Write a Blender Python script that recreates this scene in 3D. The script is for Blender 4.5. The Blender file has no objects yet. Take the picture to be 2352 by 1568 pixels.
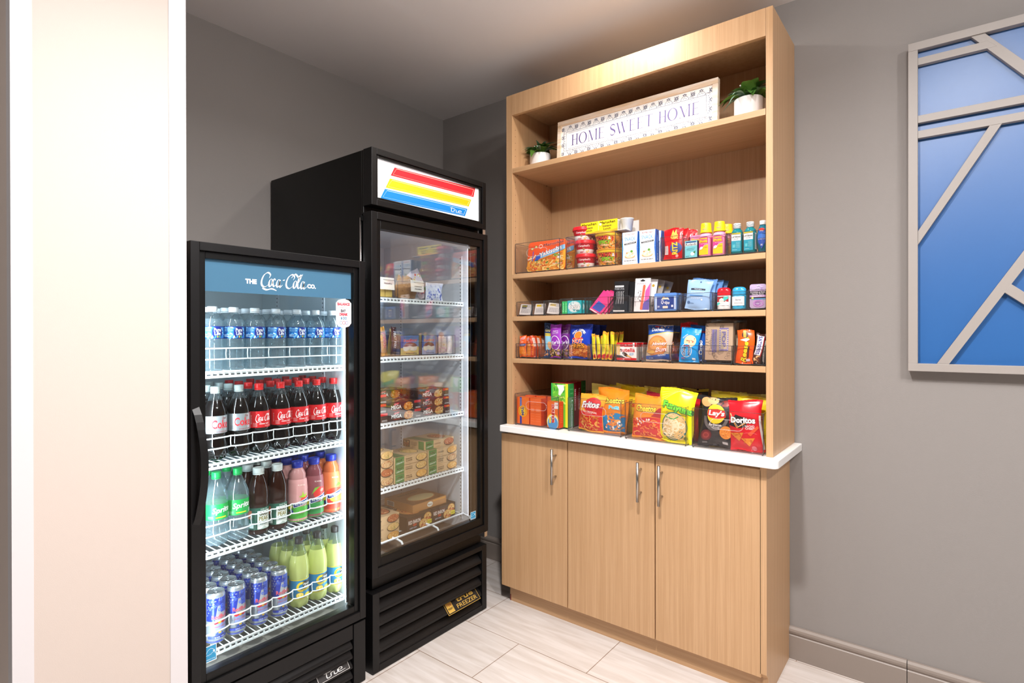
import bpy, math, random
from math import sin, cos, pi, radians, sqrt, atan2, ceil, hypot
from mathutils import Matrix, Vector, geometry
S = bpy.context.scene
COL = S.collection
# ---------------------------------------------------------------- camera
YAW, PITCH, ROLL, FPX = radians(38.36), radians(-0.133), radians(-0.099), 1270.9
cd = bpy.data.cameras.new('camera'); cam = bpy.data.objects.new('camera', cd); COL.objects.link(cam)
_F = Vector((-sin(YAW) * cos(PITCH), cos(YAW) * cos(PITCH), sin(PITCH)))
_R0 = Vector((cos(YAW), sin(YAW), 0)); _U0 = _R0.cross(_F)
_R = _R0 * cos(ROLL) + _U0 * sin(ROLL); _U = -_R0 * sin(ROLL) + _U0 * cos(ROLL)
m = Matrix((( _R.x, _U.x, -_F.x, 2.5134), (_R.y, _U.y, -_F.y, -2.4772), (_R.z, _U.z, -_F.z, 1.32), (0, 0, 0, 1)))
cam.matrix_world = m
cd.sensor_width = 36; cd.lens = FPX / 2352 * 36; cd.shift_y = -14.1 / 2352; cd.clip_start = .05; cd.clip_end = 50
S.camera = cam
# ---------------------------------------------------------------- world and view
S.view_settings.view_transform = 'Standard'; S.view_settings.look = 'None'
S.view_settings.gamma = 1; S.view_settings.use_curve_mapping = False
S.view_settings.exposure = -0.42
try:
    S.cycles.transparent_max_bounces = 32; S.cycles.max_bounces = 14; S.cycles.sample_clamp_indirect = 6
except Exception: pass
W = bpy.data.worlds.new('world'); S.world = W; W.use_nodes = True
W.node_tree.nodes['Background'].inputs[0].default_value = (.96, .98, 1, 1)
W.node_tree.nodes['Background'].inputs[1].default_value = .07
# ---------------------------------------------------------------- lights (recessed downlights of the room, plus added unseen fill points)
def downlight(x, y, power, size=.16, col=(1, .9, .8), spread=160, z=2.662):
    l = bpy.data.lights.new('downlight', 'AREA'); l.shape = 'DISK'; l.size = size; l.energy = power; l.color = col
    l.spread = radians(spread)
    o = bpy.data.objects.new('downlight_lamp', l); COL.objects.link(o); o.location = (x, y, z)
def fill_light(x, y, power, r=.06, col=(1, .93, .86), z=2.56):  # bare point lamp without a fixture, added to fill ceiling and walls
    l = bpy.data.lights.new('ceiling_fill', 'POINT'); l.shadow_soft_size = r; l.energy = power; l.color = col
    o = bpy.data.objects.new('ceiling_fill_lamp', l); COL.objects.link(o); o.location = (x, y, z)
downlight(1.47, -.575, 10, .1, (1, .96, .9), 170, 2.668)
fill_light(1.45, -1.15, 4.5, .07, (1, .95, .92), 2.56)  # added for a soft glow on the ceiling before the hutch
fill_light(2.6, -1.42, 34, .08, (1, .97, .95), 2.58)  # added for sheen on the blue art panel and a brighter right wall
downlight(2.0, -1.72, 74, .14, (1, .97, .95))
downlight(3.5, -2.0, 70, .2, (1, .96, .93))
downlight(1.0, -3.3, 14, .2, (1, .93, .88))
fill_light(3.5, -1.5, 46, .08, (1, .96, .93), 2.6)  # added out of view to brighten the right wall
# ---------------------------------------------------------------- materials
def lin(h):
    if isinstance(h, tuple): return h
    h = h.lstrip('#'); c = [int(h[i:i + 2], 16) / 255 for i in (0, 2, 4)]
    return tuple(x / 12.92 if x <= .04045 else ((x + .055) / 1.055) ** 2.4 for x in c) + (1,)
_M = {}
def K(col, rough=.5, metal=0, emit=0, coat=0):
    k = (col, rough, metal, emit, coat)
    if k in _M: return _M[k]
    mt = bpy.data.materials.new('paint_' + str(col).strip('#')); mt.use_nodes = True
    b = mt.node_tree.nodes['Principled BSDF']
    b.inputs['Base Color'].default_value = lin(col); b.inputs['Roughness'].default_value = rough
    b.inputs['Metallic'].default_value = metal
    if coat: b.inputs['Coat Weight'].default_value = coat; b.inputs['Coat Roughness'].default_value = .08
    if emit: b.inputs['Emission Color'].default_value = lin(col); b.inputs['Emission Strength'].default_value = emit
    _M[k] = mt; return mt
def nodes(name):
    mt = bpy.data.materials.new(name); mt.use_nodes = True; nt = mt.node_tree
    return mt, nt, nt.nodes['Principled BSDF'], nt.nodes['Material Output']
def N(nt, t, **kw):
    n = nt.nodes.new(t)
    for k, v in kw.items():
        if k.startswith('i_'): n.inputs[int(k[2:])].default_value = v
        else: setattr(n, k, v)
    return n
def wood(name, c1, c2, scale, rough=.42):
    mt, nt, b, o = nodes(name); L = nt.links.new
    tc = N(nt, 'ShaderNodeTexCoord'); mp = N(nt, 'ShaderNodeMapping'); mp.inputs['Scale'].default_value = scale
    L(tc.outputs['Object'], mp.inputs[0])
    n1 = N(nt, 'ShaderNodeTexNoise'); n1.inputs['Scale'].default_value = 1; n1.inputs['Detail'].default_value = 5; n1.inputs['Roughness'].default_value = .7
    L(mp.outputs[0], n1.inputs['Vector'])
    mp2 = N(nt, 'ShaderNodeMapping'); mp2.inputs['Scale'].default_value = tuple(s * .12 for s in scale); L(tc.outputs['Object'], mp2.inputs[0])
    n2 = N(nt, 'ShaderNodeTexNoise'); n2.inputs['Scale'].default_value = 1; n2.inputs['Detail'].default_value = 2; L(mp2.outputs[0], n2.inputs['Vector'])
    ad = N(nt, 'ShaderNodeMath', operation='MULTIPLY_ADD'); L(n1.outputs['Fac'], ad.inputs[0]); ad.inputs[1].default_value = .65
    ml = N(nt, 'ShaderNodeMath', operation='MULTIPLY'); L(n2.outputs['Fac'], ml.inputs[0]); ml.inputs[1].default_value = .35; L(ml.outputs[0], ad.inputs[2])
    cr = N(nt, 'ShaderNodeValToRGB'); cr.color_ramp.elements[0].position = .36; cr.color_ramp.elements[1].position = .64
    cr.color_ramp.elements[0].color = lin(c1); cr.color_ramp.elements[1].color = lin(c2)
    L(ad.outputs[0], cr.inputs[0]); L(cr.outputs[0], b.inputs['Base Color']); b.inputs['Roughness'].default_value = rough
    bp = N(nt, 'ShaderNodeBump'); bp.inputs['Strength'].default_value = .06; bp.inputs['Distance'].default_value = .001
    L(n1.outputs['Fac'], bp.inputs['Height']); L(bp.outputs[0], b.inputs['Normal'])
    return mt
OAK = wood('oak_vertical_grain', '#b78e64', '#cda57d', (520, 520, 4))
OAKH = wood('oak_horizontal_grain', '#b78e64', '#cda57d', (4, 520, 520))
def wallpaint(name, col, rough=.75, bump=.12, sc=260):
    mt, nt, b, o = nodes(name); L = nt.links.new
    b.inputs['Base Color'].default_value = lin(col); b.inputs['Roughness'].default_value = rough
    tc = N(nt, 'ShaderNodeTexCoord'); n = N(nt, 'ShaderNodeTexNoise'); n.inputs['Scale'].default_value = sc; n.inputs['Detail'].default_value = 3
    L(tc.outputs['Object'], n.inputs['Vector']); bp = N(nt, 'ShaderNodeBump'); bp.inputs['Strength'].default_value = bump; bp.inputs['Distance'].default_value = .002
    L(n.outputs['Fac'], bp.inputs['Height']); L(bp.outputs[0], b.inputs['Normal'])
    return mt
WALL = wallpaint('charcoal_wall_paint', '#8c8784')
BASE = K('#8b8078', .4)
CEIL = wallpaint('ceiling_paint', '#eae8e8', .85, .05)
BEIGE = wallpaint('column_wallcovering', '#cdbfb6', .6, .1, 500)
WHITE_TRIM = K('#d6d2d4', .35)
def tiles():
    mt, nt, b, o = nodes('porcelain_floor_tiles'); L = nt.links.new
    tc = N(nt, 'ShaderNodeTexCoord'); mp = N(nt, 'ShaderNodeMapping')
    mp.inputs['Location'].default_value = (-1.0725 + .6242 * 4, .0225 + .2955 * 20, 0); L(tc.outputs['Object'], mp.inputs[0])
    br = N(nt, 'ShaderNodeTexBrick'); br.offset = .47; br.offset_frequency = 2; br.squash = 1
    for k, v in (('Scale', 1), ('Mortar Size', .0016), ('Mortar Smooth', .1), ('Brick Width', .6242), ('Row Height', .2955)): br.inputs[k].default_value = v
    br.inputs['Color1'].default_value = lin('#d3ccc8'); br.inputs['Color2'].default_value = lin('#d7d0cc'); br.inputs['Mortar'].default_value = lin('#8d7461')
    L(mp.outputs[0], br.inputs['Vector'])
    m2 = N(nt, 'ShaderNodeMapping'); m2.inputs['Scale'].default_value = (3, 30, 1); m2.inputs['Rotation'].default_value = (0, 0, .12); L(tc.outputs['Object'], m2.inputs[0])
    n = N(nt, 'ShaderNodeTexNoise'); n.inputs['Scale'].default_value = 1.2; n.inputs['Detail'].default_value = 6; n.inputs['Distortion'].default_value = .6; L(m2.outputs[0], n.inputs['Vector'])
    cr = N(nt, 'ShaderNodeValToRGB'); cr.color_ramp.elements[0].position = .3; cr.color_ramp.elements[0].color = lin('#e2dcd6'); cr.color_ramp.elements[1].position = .65; cr.color_ramp.elements[1].color = (1, 1, 1, 1)
    L(n.outputs['Fac'], cr.inputs[0])
    mx = N(nt, 'ShaderNodeMixRGB', blend_type='MULTIPLY'); mx.inputs[0].default_value = .8; L(br.outputs['Color'], mx.inputs[1]); L(cr.outputs[0], mx.inputs[2])
    L(mx.outputs[0], b.inputs['Base Color']); b.inputs['Roughness'].default_value = .38
    bp = N(nt, 'ShaderNodeBump', invert=True); bp.inputs['Strength'].default_value = .4; bp.inputs['Distance'].default_value = .001; L(br.outputs['Fac'], bp.inputs['Height']); L(bp.outputs[0], b.inputs['Normal'])
    return mt
TILE = tiles()
def clear(name, tint, ior, edge='#303438', edgeamt=.5, diff=0, rough=.02, dcol='#dfeaf0', power=2.5):
    """thin clear sheet: transparent + fresnel gloss, darker where seen edge-on, a little body colour"""
    mt, nt, b, o = nodes(name); L = nt.links.new; nt.nodes.remove(b)
    t = N(nt, 'ShaderNodeBsdfTransparent'); t.inputs[0].default_value = lin(tint)
    g = N(nt, 'ShaderNodeBsdfGlossy'); g.inputs['Roughness'].default_value = rough
    f0 = ((ior - 1) / (ior + 1)) ** 2   # Schlick reflectance, the same from both faces
    lf = N(nt, 'ShaderNodeLayerWeight'); lf.inputs[0].default_value = .5; p5 = N(nt, 'ShaderNodeMath', operation='POWER'); L(lf.outputs['Facing'], p5.inputs[0]); p5.inputs[1].default_value = 5
    f = N(nt, 'ShaderNodeMath', operation='MULTIPLY_ADD'); L(p5.outputs[0], f.inputs[0]); f.inputs[1].default_value = 1 - f0; f.inputs[2].default_value = f0
    cur = t.outputs[0]
    if diff:
        d = N(nt, 'ShaderNodeBsdfDiffuse'); d.inputs[0].default_value = lin(dcol); tr = N(nt, 'ShaderNodeBsdfTranslucent'); tr.inputs[0].default_value = lin(dcol)
        a = N(nt, 'ShaderNodeAddShader'); m1 = N(nt, 'ShaderNodeMixShader'); m1.inputs[0].default_value = .5; L(d.outputs[0], m1.inputs[1]); L(tr.outputs[0], m1.inputs[2])
        m2 = N(nt, 'ShaderNodeMixShader'); m2.inputs[0].default_value = diff; L(cur, m2.inputs[1]); L(m1.outputs[0], m2.inputs[2]); cur = m2.outputs[0]
    if edgeamt:
        lw = N(nt, 'ShaderNodeLayerWeight'); lw.inputs[0].default_value = .5; pw = N(nt, 'ShaderNodeMath', operation='POWER'); L(lw.outputs['Facing'], pw.inputs[0]); pw.inputs[1].default_value = power
        ml = N(nt, 'ShaderNodeMath', operation='MULTIPLY'); L(pw.outputs[0], ml.inputs[0]); ml.inputs[1].default_value = edgeamt
        e = N(nt, 'ShaderNodeBsdfDiffuse'); e.inputs[0].default_value = lin(edge)
        m3 = N(nt, 'ShaderNodeMixShader'); L(ml.outputs[0], m3.inputs[0]); L(cur, m3.inputs[1]); L(e.outputs[0], m3.inputs[2]); cur = m3.outputs[0]
    m4 = N(nt, 'ShaderNodeMixShader'); L(f.outputs[0], m4.inputs[0]); L(cur, m4.inputs[1]); L(g.outputs[0], m4.inputs[2]); L(m4.outputs[0], o.inputs[0])
    _M[name] = mt; return mt
GLASS = clear('door_glass', '#f6f9f9', 2.15, edgeamt=0)
GLASS2 = clear('door_glass_cold', '#f6fafa', 1.35, edgeamt=0)
ACR = clear('clear_acrylic', '#fbf9f8', 1.4, '#8a8480', .12, .012, rough=.03, dcol='#f0e4e0')
ACRE = clear('acrylic_edge', '#a8a3a0', 1.6, '#4a4442', .5, .1, rough=.05)
PET = clear('clear_bottle_plastic', '#f2f7f8', 1.5, '#6d7f86', .55, .05)
WATER = clear('water_filled_bottle', '#e6eff2', 1.6, '#7f97a2', .65, .16, dcol='#d5e6ee')
FILM = clear('clear_wrapper_film', '#f4f4f4', 1.7, '#888888', .2, .03, rough=.12)
def liquid(name, col, trans):
    mt, nt, b, o = nodes(name); b.inputs['Base Color'].default_value = lin(col); b.inputs['Roughness'].default_value = .06; b.inputs['IOR'].default_value = 1.5
    if trans:
        L = nt.links.new; t = N(nt, 'ShaderNodeBsdfTranslucent'); t.inputs[0].default_value = lin(col)
        mx = N(nt, 'ShaderNodeMixShader'); mx.inputs[0].default_value = trans; L(b.outputs[0], mx.inputs[1]); L(t.outputs[0], mx.inputs[2]); L(mx.outputs[0], o.inputs[0])
    return mt
COLA = liquid('cola', '#0c0605', 0)
TEA = liquid('brown_tea', '#2e130a', .25)
LEMON = liquid('pale_lemonade', '#e4ea98', .5)
STEEL = K('#b9b4ae', .28, 1)
CHROME = K('#d8d8da', .15, 1)
BLK = K('#070707', .36); BLKM = K('#0d0c0d', .42); BLKG = K('#030303', .28)
for _b in (BLK, BLKM, BLKG): _b.node_tree.nodes['Principled BSDF'].inputs['Specular IOR Level'].default_value = .3
LINER = K('#dfe2e8', .4); WIRE = K('#f2f6f8', .3)
SILVER = K('#c8ccd0', .25, .9)
# ---------------------------------------------------------------- mesh builder
class MB:
    def __init__(s): s.v = []; s.f = []; s.mi = []; s.sm = []; s.mats = []
    def m(s, mt):
        if isinstance(mt, str): mt = K(mt)
        if mt not in s.mats: s.mats.append(mt)
        return s.mats.index(mt)
    def add(s, vs, fs, mt, smooth=False):
        k = len(s.v); s.v += [tuple(p) for p in vs]; i = s.m(mt)
        for f in fs: s.f.append([a + k for a in f]); s.mi.append(i); s.sm.append(smooth)
    def box(s, x0, x1, y0, y1, z0, z1, mt):
        s.add([(x, y, z) for z in (z0, z1) for y in (y0, y1) for x in (x0, x1)],
              [(0, 2, 3, 1), (4, 5, 7, 6), (0, 1, 5, 4), (2, 6, 7, 3), (0, 4, 6, 2), (1, 3, 7, 5)], mt)
    def prism(s, pts, axis, a, b, mt):
        """pts in the two other axes (order xyz without axis), extruded from a to b"""
        n = len(pts)
        def P(p, c):
            q = list(p); q.insert(axis, c); return q
        vs = [P(p, a) for p in pts] + [P(p, b) for p in pts]
        fs = [list(range(n)), list(range(2 * n - 1, n - 1, -1))] + [[i, i + n, (i + 1) % n + n, (i + 1) % n] for i in range(n)]
        s.add(vs, fs, mt)
    def lathe(s, prof, mt, n=24, cx=0, cy=0, rf=None, smooth=True, cap=True):
        """prof [(r,z)] ; mt one material or function(zmid)->material ; rf(theta,r,z)->r"""
        k = len(s.v)
        for r, z in prof:
            for i in range(n):
                a = 2 * pi * i / n; rr = rf(a, r, z) if rf else r
                s.v.append((cx + rr * cos(a), cy + rr * sin(a), z))
        for j in range(len(prof) - 1):
            mi = s.m(mt((prof[j][1] + prof[j + 1][1]) / 2) if callable(mt) else mt)
            for i in range(n):
                s.f.append([k + j * n + i, k + j * n + (i + 1) % n, k + (j + 1) * n + (i + 1) % n, k + (j + 1) * n + i]); s.mi.append(mi); s.sm.append(smooth)
        if cap:
            for j, rev in ((0, True), (len(prof) - 1, False)):
                if prof[j][0] > 1e-4:
                    f = [k + j * n + i for i in range(n)]; f = f[::-1] if rev else f
                    s.f.append(f); s.mi.append(s.m(mt(prof[j][1]) if callable(mt) else mt)); s.sm.append(False)
    def tube(s, pts, r, mt, n=8, closed=False, smooth=True):
        P = [Vector(p) for p in pts]; k = len(s.v); m_ = len(P); mi = s.m(mt); up = None
        for i, p in enumerate(P):
            a = P[i - 1] if (i or closed) else p; b = P[(i + 1) % m_] if (i < m_ - 1 or closed) else p
            t = (b - a).normalized()
            if up is None: up = t.orthogonal().normalized()
            up = (up - t * up.dot(t)).normalized(); w = t.cross(up)
            for j in range(n):
                q = 2 * pi * j / n; s.v.append(tuple(p + (up * cos(q) + w * sin(q)) * r))
        for i in range(m_ if closed else m_ - 1):
            for j in range(n):
                a = k + i * n; b = k + ((i + 1) % m_) * n
                s.f.append([a + j, a + (j + 1) % n, b + (j + 1) % n, b + j]); s.mi.append(mi); s.sm.append(smooth)
        if not closed:
            s.f.append([k + j for j in range(n)][::-1]); s.f.append([k + (m_ - 1) * n + j for j in range(n)]); s.mi += [mi, mi]; s.sm += [False, False]
    def build(s, name, parent=None, loc=None, rot=None, bevel=0):
        me = bpy.data.meshes.new(name); me.from_pydata(s.v, [], s.f)
        for mt in s.mats: me.materials.append(mt)
        me.polygons.foreach_set('material_index', s.mi); me.polygons.foreach_set('use_smooth', s.sm); me.update()
        o = bpy.data.objects.new(name, me); COL.objects.link(o)
        if parent: o.parent = parent
        if loc: o.location = loc
        if rot is not None: o.rotation_euler = rot if isinstance(rot, tuple) else (0, 0, rot)
        if bevel:
            b = o.modifiers.new('bevel', 'BEVEL'); b.width = bevel; b.segments = 2; b.limit_method = 'ANGLE'
        return o
def tag(o, label, cat, group=None, kind=None):
    o['label'] = label; o['category'] = cat
    if group: o['group'] = group
    if kind: o['kind'] = kind
    return o
def struct(o): o['kind'] = 'structure'; return o
def root(name, label, cat, loc=(0, 0, 0), rz=0, group=None):
    o = bpy.data.objects.new(name, None); COL.objects.link(o); o.empty_display_size = .05
    o.location = loc; o.rotation_euler = rz if isinstance(rz, tuple) else (0, 0, rz)
    return tag(o, label, cat, group)
def clone(o, label=None, loc=None, rot=None, group=None):
    def cp(a, par):
        c = a.copy(); COL.objects.link(c); c.parent = par
        for ch in a.children: cp(ch, c)
        return c
    c = cp(o, None)
    if label: c['label'] = label
    if loc: c.location = loc
    if rot is not None: c.rotation_euler = rot if isinstance(rot, tuple) else (0, 0, rot)
    if group: c['group'] = group
    return c
# ---------------------------------------------------------------- printed graphics (thin raised ink polygons on a package's own mesh)
_T = {}
def glyphs(txt, bold=0, shear=0):
    k = (txt, bold, shear)
    if k in _T: return _T[k]
    ms = 'M' in txt and bold > 0      # the outline offset breaks the capital M: thicken by repeated strikes instead
    c = bpy.data.curves.new('t', 'FONT'); c.body = txt; c.size = 1; c.resolution_u = 2; c.offset = 0 if ms else bold; c.shear = shear
    o = bpy.data.objects.new('t', c); COL.objects.link(o)
    bpy.context.view_layer.update()
    me = bpy.data.meshes.new_from_object(o.evaluated_get(bpy.context.evaluated_depsgraph_get()))
    vs = [(p.co.x, p.co.y) for p in me.vertices]; fs = [list(p.vertices) for p in me.polygons]
    bpy.data.objects.remove(o); bpy.data.curves.remove(c); bpy.data.meshes.remove(me)
    if ms:
        n = len(vs); sh = [(bold * cos(a), bold * sin(a)) for a in (.4, 1.2, 1.97, 2.75, 3.54, 4.3, 5.1, 5.9)]
        fs = [[i + n * j for i in f] for j in range(8) for f in fs]; vs = [(x + dx, y + dy) for dx, dy in sh for x, y in vs]
    _T[k] = norm(vs, fs); return _T[k]
def norm(vs, fs):
    if not vs: return [], [], 1
    x0 = min(v[0] for v in vs); x1 = max(v[0] for v in vs); y0 = min(v[1] for v in vs); y1 = max(v[1] for v in vs)
    w = max(x1 - x0, 1e-6); h = max(y1 - y0, 1e-6)
    return [((a - x0) / w - .5, (b - y0) / h - .5) for a, b in vs], fs, w / h
def nib(strokes, ang=radians(35), wmin=.02, wmax=.11):
    vs = []; fs = []
    for pts in strokes:
        P = []
        q = [pts[0]] + list(pts) + [pts[-1]]
        for i in range(1, len(q) - 2):
            for s_ in range(7):
                t = s_ / 7
                P.append(tuple(.5 * (2 * q[i][d] + (q[i + 1][d] - q[i - 1][d]) * t + (2 * q[i - 1][d] - 5 * q[i][d] + 4 * q[i + 1][d] - q[i + 2][d]) * t * t + (3 * q[i][d] - q[i - 1][d] - 3 * q[i + 1][d] + q[i + 2][d]) * t ** 3) for d in (0, 1)))
        P.append(tuple(pts[-1])); k = len(vs)
        for i, p in enumerate(P):
            a = P[max(0, i - 1)]; b = P[min(len(P) - 1, i + 1)]; dx, dy = b[0] - a[0], b[1] - a[1]; l = hypot(dx, dy) or 1
            w = wmin + (wmax - wmin) * abs(sin(atan2(dy, dx) - ang)); w *= .5 * min(1, .25 + 1.5 * min(i, len(P) - 1 - i) / len(P) * 2)
            vs += [(p[0] - dy / l * w, p[1] + dx / l * w), (p[0] + dy / l * w, p[1] - dx / l * w)]
        fs += [[k + 2 * i, k + 2 * i + 1, k + 2 * i + 3, k + 2 * i + 2] for i in range(len(P) - 1)]
    return norm(vs, fs)
def loop(cx, cy, rx, ry, a0=80, a1=440, sh=.25):
    return [(cx + rx * cos(radians(a)) + sh * ry * sin(radians(a)), cy + ry * sin(radians(a))) for a in range(a0, a1 + 1, 30)]
def big_c(x): return [(x + .72, .62), (x + .84, .86), (x + .62, 1.0), (x + .3, .8), (x + .1, .4), (x + .12, .08), (x + .38, -.02), (x + .68, .18)]
_T['@cola'] = nib([big_c(0), [(.38, -.03), (.2, -.1), (.5, -.22), (.95, -.13), (1.35, -.25)], loop(.85, .3, .13, .27), [(1.28, .5), (1.15, .58), (1.02, .3), (1.12, .05), (1.32, .2)],
                   loop(1.5, .3, .13, .27), [(1.7, .56), (1.6, .2), (1.68, .03), (1.86, .2)], [(1.9, .52), (2.08, .58)]] + [[(x + .26, y) for x, y in q] for q in (big_c(1.85), [(2.4, .75), (2.75, 1.05), (3.15, .8), (3.45, 1.1)], loop(2.72, .3, .13, .27),
                   [(2.95, .3), (3.28, .85), (3.2, 1.0), (3.02, .6), (2.96, .12), (3.1, .05), (3.22, .2)], loop(3.4, .3, .13, .27), [(3.62, .56), (3.5, .2), (3.58, .03), (3.8, .2)])], wmin=.03, wmax=.15)
_T['@true'] = nib([[(0, .8), (1.1, .8)], [(.45, 1.1), (.3, .1), (.9, .1)], [(.95, .6), (.85, .1)], [(.95, .55), (1.3, .6)], [(1.4, .6), (1.35, .12), (1.8, .12)], [(1.9, .6), (1.8, .12)], [(2.0, .35), (2.45, .37), (2.45, .6), (2.05, .6), (1.98, .12), (2.9, .1)]], wmin=.09, wmax=.13)
def arcpts(cx, cy, rx, ry, a0, a1, n=14): return [(cx + rx * cos(radians(a0 + (a1 - a0) * i / n)), cy + ry * sin(radians(a0 + (a1 - a0) * i / n))) for i in range(n + 1)]
def serif(word):
    """hand-drawn Roman capitals with thick and thin strokes"""
    vs = []; fs = []; X = [0]
    def poly(*p):
        k = len(vs); vs.extend((X[0] + a, b) for a, b in p); fs.append(list(range(k, k + len(p))))
    def R(x0, y0, x1, y1): poly((x0, y0), (x1, y0), (x1, y1), (x0, y1))
    def ser(x, y, w=.24): R(x - w / 2, y, x + w / 2, y + .035)
    def diag(x0, y0, x1, y1, w): poly((x0, y0), (x0 + w, y0), (x1 + w, y1), (x1, y1))
    for ch in word:
        w = .9
        if ch == 'H':
            for x in (.1, .58): R(x, 0, x + .12, 1); ser(x + .06, 0, .28); ser(x + .06, .965, .28)
            R(.2, .49, .6, .53); w = .84
        elif ch == 'O':
            k = len(vs); o_ = arcpts(.45, .5, .45, .52, 0, 360, 32); i_ = arcpts(.45, .5, .31, .48, 0, 360, 32)
            vs.extend((X[0] + a, b) for a, b in o_ + i_); n = len(o_); fs.extend([k + i, k + i + 1, k + n + i + 1, k + n + i] for i in range(n - 1)); w = .98
        elif ch == 'M':
            R(.12, 0, .155, 1); ser(.14, 0, .22); ser(.1, .965, .16); diag(.12, 1, .46, .02, .13); diag(.84, 1, .5, .02, .04); R(.86, 0, .98, 1); ser(.92, 0, .28); ser(.95, .965, .22); w = 1.12
        elif ch == 'E':
            R(.1, 0, .22, 1); ser(.14, 0, .24); ser(.14, .965, .24); R(.2, .965, .6, 1); R(.2, 0, .64, .035); R(.2, .5, .5, .535); poly((.6, 1), (.57, 1), (.6, .8)); poly((.64, 0), (.6, 0), (.66, .22)); R(.49, .43, .51, .6); w = .76
        elif ch == 'T':
            R(.34, 0, .46, 1); ser(.4, 0, .3); R(.04, .96, .76, 1); poly((.04, 1), (.07, 1), (.03, .78)); poly((.76, 1), (.73, 1), (.77, .78)); w = .84
        elif ch == 'W':
            diag(.05, 1, .33, 0, .13); diag(.62, 1, .38, 0, .04); diag(.5, 1, .78, 0, .13); diag(1.1, 1, .83, 0, .04); ser(.1, .965, .26); ser(.56, .965, .2); ser(1.12, .965, .22); w = 1.28
        elif ch == 'S':
            a = nib([[(.56, .78), (.5, .95), (.3, 1.0), (.12, .86), (.16, .64), (.36, .5), (.54, .36), (.58, .16), (.42, .0), (.2, .0), (.08, .2)]], radians(55), .05, .16)
            k = len(vs); vs.extend((X[0] + .35 + p[0] * .56, .5 + p[1] * 1.04) for p in a[0]); fs.extend([[k + i for i in f] for f in a[1]]); w = .68
        elif ch == ' ': w = .42
        X[0] += w
    return norm(vs, fs)
_T['@home'] = serif('HOME SWEET HOME')
class G:
    """draws on a surface given by fn(u, v, lift)"""
    def __init__(s, mb, fn, curve=0, d0=.0004, step=.00014): s.mb = mb; s.fn = fn; s.c = curve; s.d = s.d0 = d0; s.st0 = step
    @property
    def st(s): return s.st0 if s.d < s.d0 + 14 * s.st0 else s.st0 * .12
    def _n(s, l): return max(1, int(ceil(abs(l) / s.c))) if s.c else 1
    def tri(s, vs, fs, col, rough=.45):
        """vs in uv; subdivides when the surface is curved"""
        col = K(col, rough) if isinstance(col, str) else col
        if s.c:
            vs = list(vs); work = []
            for f in fs: work += [[f[0], f[i], f[i + 1]] for i in range(1, len(f) - 1)]
            out = []; mid = {}
            while work:
                t = work.pop(); e = [(hypot(vs[t[i]][0] - vs[t[(i + 1) % 3]][0], vs[t[i]][1] - vs[t[(i + 1) % 3]][1]), i) for i in range(3)]
                l, i = max(e)
                if l > s.c * 1.3 and len(out) < 3000:
                    a, b, c = t[i], t[(i + 1) % 3], t[(i + 2) % 3]; k = (min(a, b), max(a, b))
                    if k not in mid: vs.append(((vs[a][0] + vs[b][0]) / 2, (vs[a][1] + vs[b][1]) / 2)); mid[k] = len(vs) - 1
                    m_ = mid[k]; work += [[a, m_, c], [m_, b, c]]
                else: out.append(t)
            fs = out
        s.mb.add([s.fn(u, v, s.d) for u, v in vs], fs, col, bool(s.c)); s.d += s.st; return s
    def rect(s, x0, y0, x1, y1, col, rough=.45):
        nx, ny = s._n(x1 - x0), s._n(y1 - y0)
        vs = [(x0 + (x1 - x0) * i / nx, y0 + (y1 - y0) * j / ny) for j in range(ny + 1) for i in range(nx + 1)]
        fs = [(j * (nx + 1) + i, j * (nx + 1) + i + 1, (j + 1) * (nx + 1) + i + 1, (j + 1) * (nx + 1) + i) for j in range(ny) for i in range(nx)]
        col = K(col, rough) if isinstance(col, str) else col
        s.mb.add([s.fn(u, v, s.d) for u, v in vs], fs, col, bool(s.c)); s.d += s.st; return s
    def ell(s, cx, cy, rx, ry=None, col='#ffffff', rot=0, n=20, rough=.45):
        ry = ry or rx; c, q = cos(rot), sin(rot); rings = max(1, s._n(max(rx, ry))); vs = [(cx, cy)]; fs = []
        for k in range(1, rings + 1):
            for i in range(n):
                a = 2 * pi * i / n; x, y = rx * k / rings * cos(a), ry * k / rings * sin(a); vs.append((cx + x * c - y * q, cy + x * q + y * c))
        for i in range(n): fs.append((0, 1 + i, 1 + (i + 1) % n))
        for k in range(1, rings):
            for i in range(n): fs.append((1 + (k - 1) * n + i, 1 + k * n + i, 1 + k * n + (i + 1) % n, 1 + (k - 1) * n + (i + 1) % n))
        s.mb.add([s.fn(u, v, s.d) for u, v in vs], fs, K(col, rough), bool(s.c)); s.d += s.st; return s
    def ring(s, cx, cy, rx, ry, t, col, a0=0, a1=360, n=24):
        o_ = arcpts(cx, cy, rx, ry, a0, a1, n); i_ = arcpts(cx, cy, rx - t, ry - t, a0, a1, n)
        return s.tri(o_ + i_, [(i, i + 1, n + 2 + i, n + 1 + i) for i in range(n)], col)
    def poly(s, pts, col):
        t = geometry.tessellate_polygon([[Vector((p[0], p[1], 0)) for p in pts]])
        return s.tri(list(pts), [list(f) for f in t], col)
    def line(s, pts, w, col):
        vs = []
        for i, p in enumerate(pts):
            a = pts[max(0, i - 1)]; b = pts[min(len(pts) - 1, i + 1)]; dx, dy = b[0] - a[0], b[1] - a[1]; l = hypot(dx, dy) or 1
            vs += [(p[0] - dy / l * w / 2, p[1] + dx / l * w / 2), (p[0] + dy / l * w / 2, p[1] - dx / l * w / 2)]
        return s.tri(vs, [(2 * i, 2 * i + 1, 2 * i + 3, 2 * i + 2) for i in range(len(pts) - 1)], col)
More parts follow.
